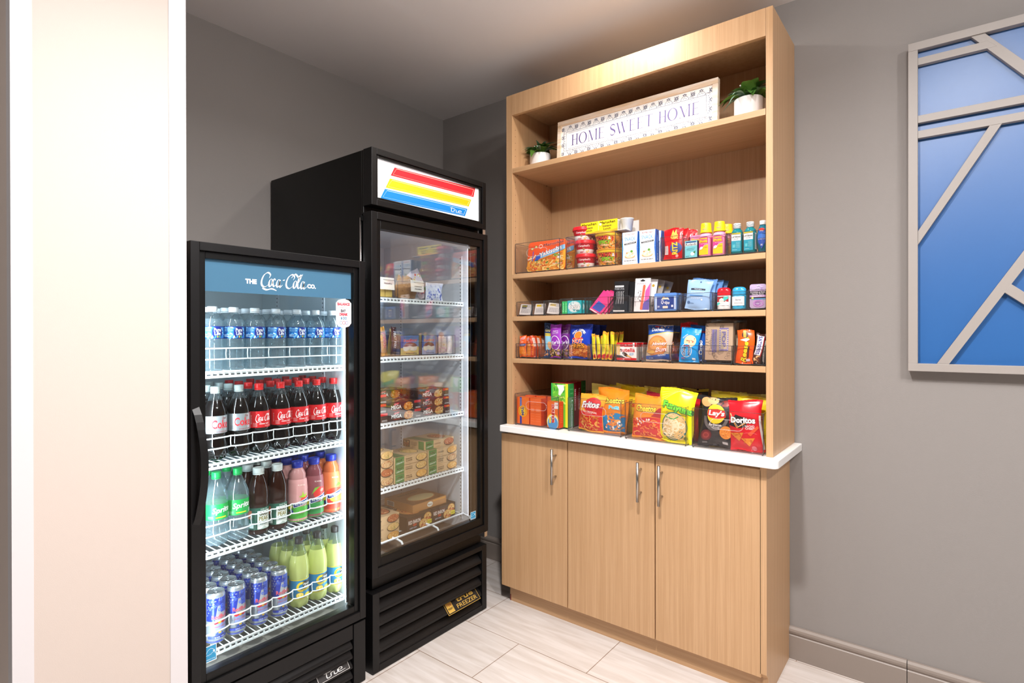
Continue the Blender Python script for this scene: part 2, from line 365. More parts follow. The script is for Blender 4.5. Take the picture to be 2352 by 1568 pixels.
    def text(s, t, x, y, w, col, h=None, bold=.02, shear=0, rot=0, out=None, ow=.03, clip=None):
        bold *= .45; ow *= .8
        for cc, bb in (([(out, bold + ow)] if out else []) + [(col, bold)]):
            if t[0] == '@': vs, fs, ar = _T[t]
            else: vs, fs, ar = glyphs(t, bb, shear)
            hh = h or w / ar; c, q = cos(rot), sin(rot); k = 1 + (2.2 * (bb - bold) * (hh / w if w else 1) if cc == out else 0); k2 = 1 + (2.2 * (bb - bold) if cc == out else 0)
            P = [(x + (a * w * k) * c - (b * hh * k2) * q, y + (a * w * k) * q + (b * hh * k2) * c) for a, b in vs]
            s.tri(P, fs, cc)
        return s
    def bits(s, x0, y0, x1, y1, n, cols, r0, r1, kind='e', seed=1, asp=.6):
        R = random.Random(seed)
        for _ in range(n):
            x, y = R.uniform(x0, x1), R.uniform(y0, y1); r = R.uniform(r0, r1); c = R.choice(cols); a = R.uniform(0, pi)
            if kind == 'e': s.ell(x, y, r, r * asp, c, a, 9)
            elif kind == 'o': s.ring(x, y, r, r * .8, r * .32, c, 0, 360, 12)
            elif kind == 't': s.poly([(x + r * cos(a + q), y + r * sin(a + q)) for q in (0, 2.1, 4.2)], c)
            elif kind == 'c': s.line([(x + r * cos(a + q), y + r * .7 * sin(a + q)) for q in (0, .5, 1, 1.5, 2, 2.5)], r * .45, c)
            s.d -= s.st * .9
        return s
    def lines(s, x0, y0, x1, y1, n, col, fill=.4):
        """rows of illegibly small print"""
        R = random.Random(int((x1 - x0) * 1e5) + n)
        for i in range(n):
            y = y1 - (y1 - y0) * (i + .5) / n; x = x0
            while x < x1 - 1e-4:
                l = min(x1 - x, (x1 - x0) * R.uniform(.1, .25)); s.rect(x, y, x + l, y + (y1 - y0) / n * fill, col); s.d -= s.st; x += l + (x1 - x0) * .04
        s.d += s.st; return s
# ---------------------------------------------------------------- package builders: front faces -y, base centre at the origin
def front(mb, curve=0): return G(mb, lambda u, v, d: (u, -d, v), curve)
def side_r(mb, w): return G(mb, lambda u, v, d: (w / 2 + d, u, v))
def side_l(mb, w, dp): return G(mb, lambda u, v, d: (-w / 2 - d, dp - u, v))
def top(mb, h): return G(mb, lambda u, v, d: (u, v, h + d))
def carton(w, dp, h, col, rough=.45):
    mb = MB(); mb.box(-w / 2, w / 2, 0, dp, 0, h, K(col, rough)); return mb
def bag(w, h, th, col, seed=0, rough=.28, seal=.05, zig=True, flat=0, backcol=None, wr=1):
    """pillow bag with crimped end seals and creases; returns builder and front drawing surface"""
    R = random.Random(seed); ph = [R.uniform(0, 6.28) for _ in range(6)]; lean = R.uniform(-.02, .02) * w
    def pos(u, v, d, sd=-1):
        s_ = max(-1, min(1, 2 * u / w)); t = max(0, min(1, v / h))
        tt = max(0, min(1, (t - seal) / (1 - 2 * seal)))
        body = max(0, 1 - abs(s_) ** (2.2 + flat)) ** .62 * max(0, sin(pi * tt)) ** .5
        crease = (sin(s_ * 7 + ph[0]) * .5 + sin(s_ * 13 + ph[1] + t * 4) * .3) * (abs(t - .5) * 2) ** 3 * .1 + sin(t * 11 + ph[2] + s_ * 3) * .035 * abs(s_) + .03 * sin(s_ * 5 + t * 9 + ph[3])
        b = th / 2 * (body + crease * wr * min(1, body * 3 + .25))
        wst = 1 - .07 * sin(pi * t) + .012 * sin(t * 9 + ph[4])
        return (u * wst + lean * t + .004 * sin(t * 6 + ph[5]) * (h / .2), sd * (b + d) + .004 * sin(s_ * 4 + ph[2]) * (abs(2 * t - 1) ** 4), v + .006 * h / .2 * sin(s_ * 3 + ph[1]) * (t - .5))
    mb = MB(); nx, ny = 18, 26; mt = K(col, rough) if isinstance(col, str) else col
    for sd, m_ in ((-1, mt), (1, K(backcol, rough) if backcol else mt)):
        vs = [pos(-w / 2 + w * i / nx, h * j / ny, 0, sd) for j in range(ny + 1) for i in range(nx + 1)]
        if zig:
            for j, s_ in ((0, -1), (ny, 1)):
                for i in range(nx + 1):
                    k = j * (nx + 1) + i; p = vs[k]; vs[k] = (p[0], p[1], p[2] + (.0005 if i % 2 else -.0005) * s_)
        fs = [(j * (nx + 1) + i, j * (nx + 1) + i + 1, (j + 1) * (nx + 1) + i + 1, (j + 1) * (nx + 1) + i) for j in range(ny) for i in range(nx)]
        if sd == 1: fs = [f[::-1] for f in fs]
        mb.add(vs, fs, m_, True)
    return mb, G(mb, lambda u, v, d: pos(u, v, d), .008, .0005, .00018)
def cyl(mb, r, z0=0): return G(mb, lambda u, v, d: ((r + d) * sin(u / r), -(r + d) * cos(u / r), z0 + v), r * .3, .0003, .00012)
ORD = ['first', 'second', 'third', 'fourth', 'fifth', 'sixth', 'seventh', 'eighth']
# ================================================================ the room
CZ = 2.6718
def pl(name, x0, x1, y0, y1, z0, z1, mt):
    b = MB(); b.box(x0, x1, y0, y1, z0, z1, mt); return struct(b.build(name))
pl('floor', -.15, 5.2, -5.2, .15, -.1, 0, TILE)
pl('ceiling', -.15, 5.2, -5.2, .15, CZ, CZ + .1, CEIL)
pl('wall_left', -.12, 0, -2.19, 0, 0, CZ, WALL)
pl('wall_back', -.12, 5.2, 0, .12, 0, CZ, WALL)
# projecting end of the partition beside the cooler: beige face with white corner guards
b = MB(); b.box(0, .8, -2.19, -1.815, 0, CZ, BEIGE); struct(b.build('wall_column'))
b = MB(); b.box(.8, .8015, -2.19, -2.152, 0, CZ, WHITE_TRIM); b.box(.76, .8015, -2.1915, -2.19, 0, CZ, WHITE_TRIM); struct(b.build('trim_1'))
b = MB(); b.box(.8, .8015, -1.858, -1.815, 0, CZ, WHITE_TRIM); b.box(.76, .8015, -1.815, -1.8135, 0, CZ, WHITE_TRIM); struct(b.build('trim_2'))
def baseb(name, x0, x1, y):
    mb = MB(); pr = [(0, 0), (-.014, 0), (-.014, .094), (-.011, .097), (-.011, .1), (-.016, .106), (-.018, .114), (-.016, .122), (-.008, .129), (0, .13)]
    mb.prism([(y + a, z) for a, z in pr], 0, x0, x1, BASE); return struct(mb.build(name))
baseb('baseboard_back', 0, .78, 0); baseb('baseboard_right', 2.0, 2.39, 0).name = 'baseboard_right'
baseb('baseboard_right_end', 2.3925, 5.2, 0)
mb = MB(); mb.prism([(-a, z) for a, z in [(0, 0), (-.014, 0), (-.014, .1), (-.018, .114), (0, .13)]], 1, -1.815, 0, BASE); struct(mb.build('baseboard_left'))
# ================================================================ base cabinet with three doors
cab = root('base_cabinet', 'light oak base cabinet with three doors under the white countertop', 'cabinet', (1.38, 0, 0))
mb = MB()
mb.box(.80 - 1.38, 1.981 - 1.38, -.345, -.002, .085, .845, OAK)
mb.build('carcass', cab, (0, 0, 0))
mb = MB(); mb.box(1.981 - 1.38, 2.0 - 1.38, -.343, -.002, .0, .845, OAK); mb.prism([(-.366, .845), (-.366, .098), (-.343, .075), (-.343, .845)], 0, 1.978 - 1.38, 2.0 - 1.38, OAK); mb.build('end_panel', cab)
mb = MB(); mb.box(.80 - 1.38, 1.981 - 1.38, -.33, -.315, 0, .085, OAKH); mb.build('toe_kick', cab)
mb = MB(); mb.box(.80 - 1.38, .806 - 1.38, -.3305, -.33, .0, .03, '#7a2a22'); mb.build('worn_edge', cab)
def cdoor(x0, x1, hx):
    d = MB(); d.box(x0 - 1.38, x1 - 1.38, -.366, -.346, .083, .8315, OAK); o = d.build('door', cab, bevel=.0012)
    h = MB(); hx -= 1.38; h.tube([(hx, -.401, .637), (hx, -.401, .797)], .006, STEEL, 14)
    for z in (.669, .765): h.tube([(hx, -.366, z), (hx, -.401, z)], .004, STEEL, 10)
    h.build('handle', o)
cdoor(.775, 1.1575, 1.098); cdoor(1.1625, 1.5755, 1.518); cdoor(1.5805, 1.981, 1.609)
mb = MB(); R_ = .012
mb.prism([(.80, 0), (.80 - .008, 0), (.792, -.396), (.797, -.406), (2.028, -.406), (2.038, -.402), (2.0435, -.394), (2.0455, -.385), (2.0455, -.001), (.80, -.001)][1:], 2, .8475, .8773, K('#f6f5f3', .25))
tag(mb.build('countertop', bevel=.003), 'white solid-surface countertop on the oak base cabinet', 'countertop')
# ================================================================ open shelving hutch
hut = root('shelf_hutch', 'tall light oak open shelving unit standing on the white countertop', 'shelving', (1.4, 0, .8775))
def hp(name, x0, x1, y0, y1, z0, z1, mt=OAK, bev=.0008):
    b_ = MB(); b_.box(x0 - 1.4, x1 - 1.4, y0, y1, z0 - .8775, z1 - .8775, mt); return b_.build(name, hut, bevel=bev)
TOPZ = 2.49
hp('side_panel', .797, .833, -.351, -.002, .8778, TOPZ); hp('side_panel', 1.995, 2.0185, -.351, -.002, .8778, TOPZ)
hp('header', .8335, 1.9945, -.3515, -.333, 2.389, TOPZ); hp('top_panel', .8335, 1.9945, -.3325, -.012, 2.43, 2.45)
hp('back_panel', .8335, 1.9945, -.011, -.003, .8778, 2.43)
hp('hanging_rail', .8335, 1.9945, -.03, -.0115, 2.33, 2.4295)
SH = [(2.1066, 2.1302), (1.5907, 1.6123), (1.3841, 1.4058), (1.1795, 1.2011)]
for a, z in SH:
    o = hp('shelf', .8345, 1.9935, -.35, -.0115, a, z, OAKH)
mb = MB()
for x, dx in ((.8335, .006), (1.9945, -.006)):
    for a, z in SH:
        for y in (-.31, -.06): mb.box(min(x, x + dx) - 1.4, max(x, x + dx) - 1.4, y - .003, y + .003, a - .006 - .8775, a - .8777, CHROME)
mb.build('shelf_pin', hut)['kind'] = 'stuff'
mb = MB(); z = .98
while z < 2.33:
    if all(not (a - .012 < z < b_ + .006) for a, b_ in SH):
        for y in (-.325, -.05): mb.box(.8333 - 1.4, .8339 - 1.4, y - .0013, y + .0013, z - .0013 - .8775, z + .0013 - .8775, '#4a3626')
    z += .032
mb.build('pin_hole', hut)['kind'] = 'stuff'
# ================================================================ framed sign on the top shelf
sg = root('wall_sign', 'wide whitewashed wood framed sign reading HOME SWEET HOME on top shelf', 'sign', (1.42, -.262, 2.1305), (radians(-3), 0, 0))
FRM = wood('whitewashed_pine', '#d9b892', '#f3ece4', (6, 120, 60), .6)
mb = MB(); w_, h_ = .378, .2
for x0, x1, z0, z1 in ((-w_, w_, 0, .022), (-w_, w_, h_ - .022, h_), (-w_, -w_ + .022, .022, h_ - .022), (w_ - .022, w_, .022, h_ - .022)): mb.box(x0, x1, -.012, .012, z0, z1, FRM)
mb.build('frame', sg, bevel=.0015)
mb = MB(); mb.box(-w_ + .0215, w_ - .0215, -.003, .006, .0215, h_ - .0215, '#fbfaf8')
g = G(mb, lambda u, v, d: (u, -.003 - d, v), 0, .0004, .0002); NV = '#3b4668'; PU = '#65588c'
g.text('@home', 0, .1, .605, PU, h=.053)
X1, Z0, Z1 = .331, .055, .145
for q in ((-X1, Z0, X1, Z0 + .0012), (-X1, Z1 - .0012, X1, Z1), (-X1, Z0, -X1 + .0012, Z1), (X1 - .0012, Z0, X1, Z1), (-X1 + .012, Z0 + .007, X1 - .012, Z0 + .008), (-X1 + .012, Z1 - .008, X1 - .012, Z1 - .007)): g.rect(*q, '#555a78')
R0 = random.Random(3)
def motif(x, z, up):
    g.d = .0008
    g.ring(x, z, .017, .017, .0012, NV, 0 if up else 180, 180 if up else 360, 10)
    g.ring(x + .026, z, .012, .006, .0011, NV, 0 if up else 180, 180 if up else 360, 8)
    s = 1 if up else -1
    for k in range(3): g.ell(x - .006 + .006 * k, z + s * (.006 + .003 * (k == 1)), .002, .0012, NV, R0.uniform(0, 3), 6)
    for dx, dz in ((-.005, .0205), (.005, .0205), (0, .0235)): g.ell(x + dx, z + s * dz, .0035, .0018, NV, s * dx * 130, 7)
def flower(x, z):
    g.d = .0012
    for k in range(8): g.ell(x + .006 * cos(k * pi / 4), z + .006 * sin(k * pi / 4), .0035, .0015, NV, k * pi / 4, 7)
    for sx in (-1, 1):
        for sz in (-1, 1): g.poly([(x + sx * .009, z + sz * .0085), (x + sx * .005, z + sz * .0085), (x + sx * .009, z + sz * .005)], NV)
for i in range(10):
    x = -.31 + i * .0689
    motif(x, Z1 + .001, True); motif(x, Z0 - .001, False)
    if i < 9: flower(x + .0345, Z1 + .016); flower(x + .0345, Z0 - .016)
for s in (-1, 1):
    for z in (Z0 + .012, Z0 + .047, Z0 + .082): g.ring(s * (X1 + .0015), z, .014, .014, .0012, NV, -90 if s > 0 else 90, 90 if s > 0 else 270, 10); g.ell(s * (X1 + .008), z, .003, .0012, NV)
    for z in (Z0 - .012, Z0 + .029, Z0 + .065, Z1 + .014): flower(s * (X1 + .020), z)
mb.build('print', sg)
# ================================================================ potted plants
def leafmesh(mb, p, d, L_, w, mt, curl, R):
    d = Vector(d).normalized(); sd = d.cross(Vector((0, 0, 1))); sd = sd.normalized() if sd.length > .01 else Vector((1, 0, 0)); up = sd.cross(d).normalized(); vs = []; n = 7
    for i in range(n + 1):
        t = i / n; c = Vector(p) + d * L_ * t + up * (L_ * (.25 * sin(pi * t * .8) - curl * t * t)); ww = w * (sin(pi * min(1, t * 1.02)) ** .75) * (1.15 - .5 * t) + .0004
        vs += [c - sd * ww + up * ww * .35, c, c + sd * ww + up * ww * .35]
    fs = []
    for i in range(n): k = 3 * i; fs += [(k, k + 1, k + 4, k + 3), (k + 1, k + 2, k + 5, k + 4)]
    mb.add(vs, fs, mt, True)
def plant(name, label, x, y, z, seed, sc=1):
    r = root(name, label, 'potted plant', (x, y, z)); R = random.Random(seed)
    mb = MB(); mb.lathe([(.046, 0), (.052, .004), (.053, .02), (.053, .088), (.052, .09), (.048, .09), (.047, .078), (.0, .078)], K('#f1eeee', .3), 36); mb.build('pot', r)
    mb = MB(); GR = [K(c, .38) for c in ('#4f7a2c', '#3c6527', '#5e8a3a')]; SG = [K(c, .5) for c in ('#7fa08a', '#6b8f78', '#8fae9b')]
    for i in range(36):
        a = i * 2.4 + R.uniform(-.4, .4); el = R.uniform(-.15, 1.0); broad = R.random() < .5
        d = (cos(a) * cos(el), sin(a) * cos(el), sin(el)); p = (cos(a) * .02, sin(a) * .02, .085 + R.uniform(0, .02))
        L_ = R.uniform(.06, .09) * sc; leafmesh(mb, p, d, L_, (R.uniform(.019, .027) if broad else R.uniform(.008, .012)) * sc, R.choice(GR if broad else SG), R.uniform(.1, .6), R)
    mb.build('leaves', r)
    mb = MB()
    for i in range(4):
        a = R.uniform(0, 6.28); q = Vector((cos(a) * .03, sin(a) * .03, .14 * sc + R.uniform(0, .015)))
        mb.tube([(q.x * .5, q.y * .5, .09), tuple(q)], .0008, '#8fae9b', 5); mb.lathe([(.0005, q.z - .003), (.004, q.z), (.0005, q.z + .004)], K('#f3f0ea', .7), 8, q.x, q.y)
    mb.build('buds', r)
plant('potted_plant', 'small artificial plant in a white pot left of the framed sign', .895, -.2, 2.1305, 5, .95)
plant('potted_plant', 'small artificial plant in a white pot right of the framed sign', 1.905, -.235, 2.1305, 11, 1.0)
# ================================================================ framed art panel on the right wall
art = root('wall_art', 'blue wall panel with grey angular slats in a grey frame', 'wall art', (2.396, -.004, 1.186))
FR = K('#9e9792', .45)
def A(p): return (p[0] - 2.396, p[1] - 1.186)
def slat(name, pts, y0=-.041, y1=-.02):
    mb = MB(); mb.prism([A(p) for p in pts], 1, y0 + .004, y1 + .004, FR); return mb.build(name, art, bevel=.0006)
AX = 3.32
mb = MB()
for a, c, e, f in ((2.396, AX, 1.186, 1.213), (2.396, AX, 2.324, 2.352), (2.396, 2.424, 1.213, 2.324), (AX - .028, AX, 1.213, 2.324)): mb.box(a - 2.396, c - 2.396, -.042, .0, e - 1.186, f - 1.186, FR)
mb.build('frame', art, bevel=.001)
mb = MB(); mb.box(.0275, AX - 2.4235, -.016, -.004, .0265, 2.3245 - 1.186, wallpaint('blue_satin_panel', '#06589c', .38, .08, 500)); po = mb.build('panel', art); _p = po.data.materials[0].node_tree.nodes['Principled BSDF']; _p.inputs['Coat Weight'].default_value = 1; _p.inputs['Coat Roughness'].default_value = .42; _p.inputs['Coat IOR'].default_value = 1.55
slat('slat', [(2.424, 2.271), (2.424, 2.296), (2.612, 2.296), (2.636, 2.271)])
slat('slat', [(2.424, 2.066), (AX - .028, 2.066), (AX - .028, 2.092), (2.424, 2.092)]); slat('slat', [(2.424, 2.012), (AX - .028, 2.012), (AX - .028, 2.038), (2.424, 2.038)])
slat('slat', [(2.569, 2.324), (2.605, 2.324), (2.79, 2.092), (2.75, 2.092)], -.0405)
slat('slat', [(2.617, 2.012), (2.648, 2.012), (2.424, 1.634), (2.424, 1.682)], -.0405)
slat('slat', [(2.477, 1.213), (2.511, 1.213), (2.99, 2.012), (2.955, 2.012)], -.0405)
slat('slat', [(2.655, 1.454), (2.67, 1.482), (2.97, 1.213), (2.93, 1.213)], -.0408)
slat('slat', [(2.86, 1.80), (2.877, 1.828), (AX - .028, 1.46), (AX - .028, 1.424)], -.0408)
# ================================================================ refrigerated cases
def wire_shelf(rt, name, xb, xf, y0, y1, z, lip=.016, teeth=.0185):
    """wire shelf with a slotted front lip; z = top of the wires"""
    mb = MB(); n = int((y1 - y0) / .021)
    for i in range(n + 1):
        y = y0 + .004 + (y1 - y0 - .008) * i / n; mb.tube([(xb, y, z - .0015), (xf - .004, y, z - .0015)], .0016, WIRE, 6)
    mb.tube([(xb + .01, y0, z - .005), (xb + .01, y1, z - .005)], .0025, WIRE, 6)
    mb.tube([(xf - .18, y0, z - .005), (xf - .18, y1, z - .005)], .0025, WIRE, 6)
    mb.box(xf - .004, xf, y0, y1, z - .019, z - .001, WIRE); mb.box(xf, xf + .003, y0, y1, z - .004, z - .0005, WIRE); mb.box(xf, xf + .003, y0, y1, z - .021, z - .016, WIRE)
    k = int((y1 - y0) / teeth)
    for i in range(k):
        y = y0 + (y1 - y0) * (i + .5) / k; mb.box(xf, xf + .0006, y - .006, y + .005, z - .0125, z - .0085, '#23262a'); mb.box(xf, xf + .003, y + .0055, y + .0085, z - .016, z - .004, WIRE)
    return mb.build(name, rt)
def pilaster(mb, x, y, z0, z1, s):
    mb.box(x - .009, x + .009, min(y, y + s * .004), max(y, y + s * .004), z0, z1, K('#e4e7ec', .35)); z = z0 + .01
    while z < z1 - .01:
        mb.box(x - .002, x + .002, min(y + s * .004, y + s * .0046), max(y + s * .004, y + s * .0046), z, z + .006, '#15181c'); z += .0165
def ringframe(mb, x0, x1, y0, y1, z0, z1, w, mt, wb=None, wt=None):
    wb = wb or w; wt = wt or w
    mb.box(x0, x1, y0, y0 + w, z0, z1, mt); mb.box(x0, x1, y1 - w, y1, z0, z1, mt); mb.box(x0, x1, y0 + w, y1 - w, z0, z0 + wb, mt); mb.box(x0, x1, y0 + w, y1 - w, z1 - wt, z1, mt)
def led(rt, x, y, z0, z1, s, e, col):
    """black jamb strip carrying a light bar that faces diagonally into the case (s = side it faces in y)"""
    mb = MB(); mb.prism([(x, y - s * .006), (x + .008, y - s * .006), (x + .008, y + s * .010), (x + .0055, y + s * .0085)], 2, z0, z1, BLKG); mb.build('lamp_housing', rt)
    mb = MB(); a, b_ = (x - .0045, y - s * .0035), (x + .0075, y + s * .0085); n = (-.0006, s * .0006)
    q = [(x - .0008, y - s * .0055), (x + .0045, y + s * .0088)]
    f = [(q[0][0], q[0][1], z0), (q[1][0], q[1][1], z0), (q[1][0], q[1][1], z1), (q[0][0], q[0][1], z1)]
    mb.add(f, [(0, 1, 2, 3)], K(col, .5, 0, e)); return mb.build('lamp_strip', rt)
# ---- small drinks cooler
sf = root('drinks_cooler', 'short black glass door drinks cooler beside the beige wall end', 'refrigerator', (.4, -1.481, 0))
SO = Vector((.4, -1.481, 0))
class MBo(MB):
    """builder whose world coordinates are shifted to a root"""
    def __init__(s, off): super().__init__(); s.off = off
    def build(s, name, parent=None, **k):
        s.v = [(a - s.off[0], b_ - s.off[1], c - s.off[2]) for a, b_, c in s.v]; return super().build(name, parent, **k)
s0, s1 = -1.79, -1.172
mb = MBo(SO); mb.box(.03, .71, s0, s0 + .035, .02, 1.59, BLKG); mb.box(.03, .71, s1 - .035, s1, .02, 1.59, BLKG); mb.box(.03, .06, s0 + .035, s1 - .035, .02, 1.59, BLKG); mb.box(.06, .71, s0 + .035, s1 - .035, 1.562, 1.59, BLKG); mb.box(.06, .71, s0 + .035, s1 - .035, .02, .235, BLKG); mb.build('body', sf)
mb = MBo(SO); lt = K('#d3dce0', .4); mb.box(.06, .065, s0 + .035, s1 - .035, .235, 1.562, lt); mb.box(.065, .7, s0 + .035, s0 + .038, .235, 1.562, lt); mb.box(.065, .7, s1 - .038, s1 - .035, .235, 1.562, lt); mb.box(.065, .7, s0 + .038, s1 - .038, 1.557, 1.562, lt); mb.box(.065, .7, s0 + .038, s1 - .038, .235, .24, K('#a9a49c', .4))
for x in (.2, .55):
    pilaster(mb, x, s1 - .038, .26, 1.54, -1); pilaster(mb, x, s0 + .038, .26, 1.54, 1)
mb.build('interior_liner', sf)
dr = MBo(SO); ringframe(dr, .717, .768, s0, s1, .243, 1.597, .026, BLKM, .03, .026); ringframe(dr, .724, .759, s0 + .026, s1 - .026, .273, 1.571, .019, BLK, .026, .021)
dro = dr.build('door', sf, bevel=.0015)
mb = MBo(SO); mb.box(.744, .748, -1.747, -1.215, .297, 1.552, GLASS2); mb.build('glass_pane', dro)
mb = MBo(SO); hx = [(.752 + .035 * sin(pi * i / 16) ** .6, -1.779 + .012 * sin(pi * i / 16), .754 + .352 * i / 16) for i in range(17)]
vs = []
for x, y, z in hx: vs += [(x + .012, y - .008, z), (x + .016, y + .012, z), (x + .006, y + .014, z), (x + .002, y - .006, z)]
mb.add(vs, [(4 * i + j, 4 * i + (j + 1) % 4, 4 * i + 4 + (j + 1) % 4, 4 * i + 4 + j) for i in range(16) for j in range(4)] + [(3, 2, 1, 0), (64, 65, 66, 67)], BLKM, False); mb.build('handle', dro)
mb = MBo(SO); mb.box(.7478, .7486, -1.745, -1.222, 1.452, 1.5505, K('#47718d', .25))
def fx(x, mbx): return G(mbx, lambda u, v, d: (x + d, u, v), 0, .0002, .0001)
g = fx(.7486, mb); g.text('THE', -1.601, 1.491, .037, '#ffffff', bold=.12); g.text('@cola', -1.487, 1.497, .165, '#ffffff', h=.064); g.text('CO.', -1.386, 1.489, .034, '#ffffff', bold=.12)
mb.build('header_print', dro)
mb = MBo(SO); g = fx(.7486, mb); g.poly([(-1.287, 1.362), (-1.277, 1.350), (-1.254, 1.343), (-1.231, 1.350), (-1.221, 1.362), (-1.221, 1.436), (-1.231, 1.446), (-1.254, 1.452), (-1.277, 1.446), (-1.287, 1.436)], '#f3eff0')
g.text('BALANCE', -1.254, 1.432, .053, '#d4213f', h=.011, bold=.12).text('WHAT YOU', -1.254, 1.4195, .04, '#a89ca4', h=.007, bold=.06).text('EAT', -1.256, 1.407, .021, '#3a3444', h=.0105, bold=.12).text('DRINK', -1.254, 1.394, .036, '#d4213f', h=.0105, bold=.12).text('& DO', -1.254, 1.380, .026, '#3c7fa0', h=.0105, bold=.1)
for y, c in ((-1.266, '#3c7fa0'), (-1.254, '#d4213f'), (-1.242, '#3c4fa0')): g.ring(y, 1.363, .0065, .0065, .0012, c)
mb.build('round_sticker', dro)
def energy_sticker(mbx, x, y0, z0, w, h):
    g_ = fx(x, mbx); g_.rect(y0, z0, y0 + w, z0 + h, '#e8f3f8').rect(y0 + w * .05, z0 + h * .05, y0 + w * .95, z0 + h * .95, '#2a93c4'); g_.ring(y0 + w * .5, z0 + h * .3, w * .42, h * .5, w * .03, '#dff0f8', 10, 170)
    g_.line([(y0 + w * a, z0 + h * b_) for a, b_ in ((.15, .42), (.3, .45), (.35, .4), (.45, .48), (.5, .42), (.62, .52), (.7, .5))], w * .03, '#dff0f8'); g_.poly([(y0 + w * (.78 + .12 * cos(a) * (1 if k % 2 else .45)), z0 + h * (.6 + .12 * sin(a) * (1 if k % 2 else .45))) for k, a in enumerate([i * pi / 5 for i in range(10)])], '#dff0f8'); g_.text('ENERGY STAR', y0 + w / 2, z0 + h * .16, w * .78, '#dff0f8')
mb = MBo(SO); energy_sticker(mb, .7486, -1.747, .325, .036, .05); mb.build('square_sticker', dro)
gr = MBo(SO)
gr.box(.71, .765, s1 - .052, s1, .003, .234, BLKM); gr.box(.71, .765, s0, s0 + .052, .003, .234, BLKM); gr.box(.715, .762, s0 + .052, s1 - .054, .18, .234, BLKM); gr.box(.69, .7, s0 + .04, s1 - .04, .02, .23, '#020202')
gro = gr.build('grille', sf, bevel=.0015)
for i, z in enumerate((.148, .111, .074, .037, .0)):
    mb = MBo(SO); mb.prism([(.722, z + .036), (.742, z + .034), (.764, z + .008), (.764, z - .002), (.757, z - .004), (.73, z + .004)], 1, s0 + .054, s1 - .056, BLKM); mb.build('louver', gro, bevel=.003)
mb = MBo(SO); g = G(mb, lambda u, v, d: (.766 + d - max(0, v - .082) * .85, u, v), 0, .0012, .0003); g.rect(-1.372, .082, -1.243, .109, '#c9c6c4').rect(-1.370, .0833, -1.245, .1077, '#2c2a2b').text('@true', -1.302, .0955, .085, '#f2f0ee', h=.019); mb.build('badge', gro)
led(sf, .706, -1.749, .3, 1.52, 1, 120, '#eaf6ff'); led(sf, .706, -1.213, .3, 1.52, -1, 40, '#eaf6ff')
for z in (1.2025, .913, .6345, .322): wire_shelf(sf, 'wire_shelf', .08, .684, -1.75, -1.212, z)
for y in (-1.77, -1.2):
    for x in (.1, .68): mb = MBo(SO); mb.lathe([(.018, 0), (.018, .02)], BLK, 12, x, y); mb.build('foot', sf)
for o in sf.children:
    if o.name.startswith(('wire_shelf', 'lamp_')): o.location = -SO
# ---- tall freezer
BO = Vector((.4, -.803, 0)); bf = root('display_freezer', 'tall black glass door freezer with a lit striped sign on top', 'freezer', (.4, -.803, 0))
b0, b1 = -1.138, -.468
mb = MBo(BO); mb.box(.01, .70, b0, b0 + .04, .02, 2.043, BLKG); mb.box(.01, .70, b1 - .04, b1, .02, 2.043, BLKG); mb.box(.01, .05, b0 + .04, b1 - .04, .02, 2.043, BLKG); mb.box(.05, .70, b0 + .04, b1 - .04, 1.80, 2.043, BLKG); mb.box(.05, .70, b0 + .04, b1 - .04, .02, .37, BLKG)
mb.box(.70, .712, b0, b1, 1.79, 2.043, BLK); mb.build('body', bf, bevel=.002)
mb = MBo(BO); mb.box(.05, .055, b0 + .04, b1 - .04, .37, 1.80, LINER); mb.box(.055, .70, b0 + .04, b0 + .044, .37, 1.80, LINER); mb.box(.055, .70, b1 - .044, b1 - .04, .37, 1.80, LINER); mb.box(.055, .7, b0 + .044, b1 - .044, 1.795, 1.80, LINER); mb.box(.055, .7, b0 + .044, b1 - .044, .37, .376, K('#8d8985', .35, .3))
pilaster(mb, .64, b1 - .044, .42, 1.7, -1); pilaster(mb, .2, b1 - .044, .42, 1.7, -1); pilaster(mb, .2, b0 + .044, .42, 1.7, 1)
mb.box(.0552, .0556, -.94, -.9395, .39, 1.78, '#6a7078'); mb.build('interior_liner', bf)
mb = MBo(BO); ringframe(mb, .712, .765, b0, b1, 1.822, 2.045, .024, BLKM); ringframe(mb, .72, .759, b0 + .024, b1 - .024, 1.846, 2.021, .01, BLK); sgb = mb.build('sign_frame', bf, bevel=.0015)
mb = MBo(BO); mb.box(.735, .748, b0 + .03, b1 - .03, 1.85, 2.017, K('#f4f5f8', .3, 0, .55)); g = fx(.748, mb)
def stripe(p, col, hi):
    g.poly(p, col); c = [sum(a) / 4 for a in zip(*p)]
    q = [(c[0] + (a - c[0]) * .955, c[1] + (b_ - c[1]) * .72) for a, b_ in p]; r = [(c[0] + (a - c[0]) * .945, c[1] + (b_ - c[1]) * .6) for a, b_ in p]
    for i in range(4):
        j = (i + 1) % 4; w = .0022 if i in (2, 1) else .0008
        g.line([q[i], q[j]], w, hi)
stripe([(-1.032, 1.959), (-.538, 1.967), (-.526, 2.011), (-1.012, 1.996)][0:4], K('#ee2330', .3, 0, .35) if 0 else '#ee2330', '#ffc9b8')
stripe([(-1.058, 1.905), (-.572, 1.916), (-.554, 1.952), (-1.036, 1.946)], '#f7c813', '#fff0a8')
stripe([(-1.084, 1.858), (-.598, 1.867), (-.581, 1.904), (-1.062, 1.899)], '#0f86dd', '#b8e0ff')
g.text('@true', -.654, 1.884, .085, '#ffffff', h=.022); mb.build('lit_sign', sgb)
dr = MBo(BO); ringframe(dr, .712, .765, b0 - .002, b1 + .012, .372, 1.797, .028, BLKM, .035, .028); ringframe(dr, .722, .758, b0 + .026, b1 - .016, .407, 1.769, .02, BLK, .036, .034)
dro = dr.build('door', bf, bevel=.0015)
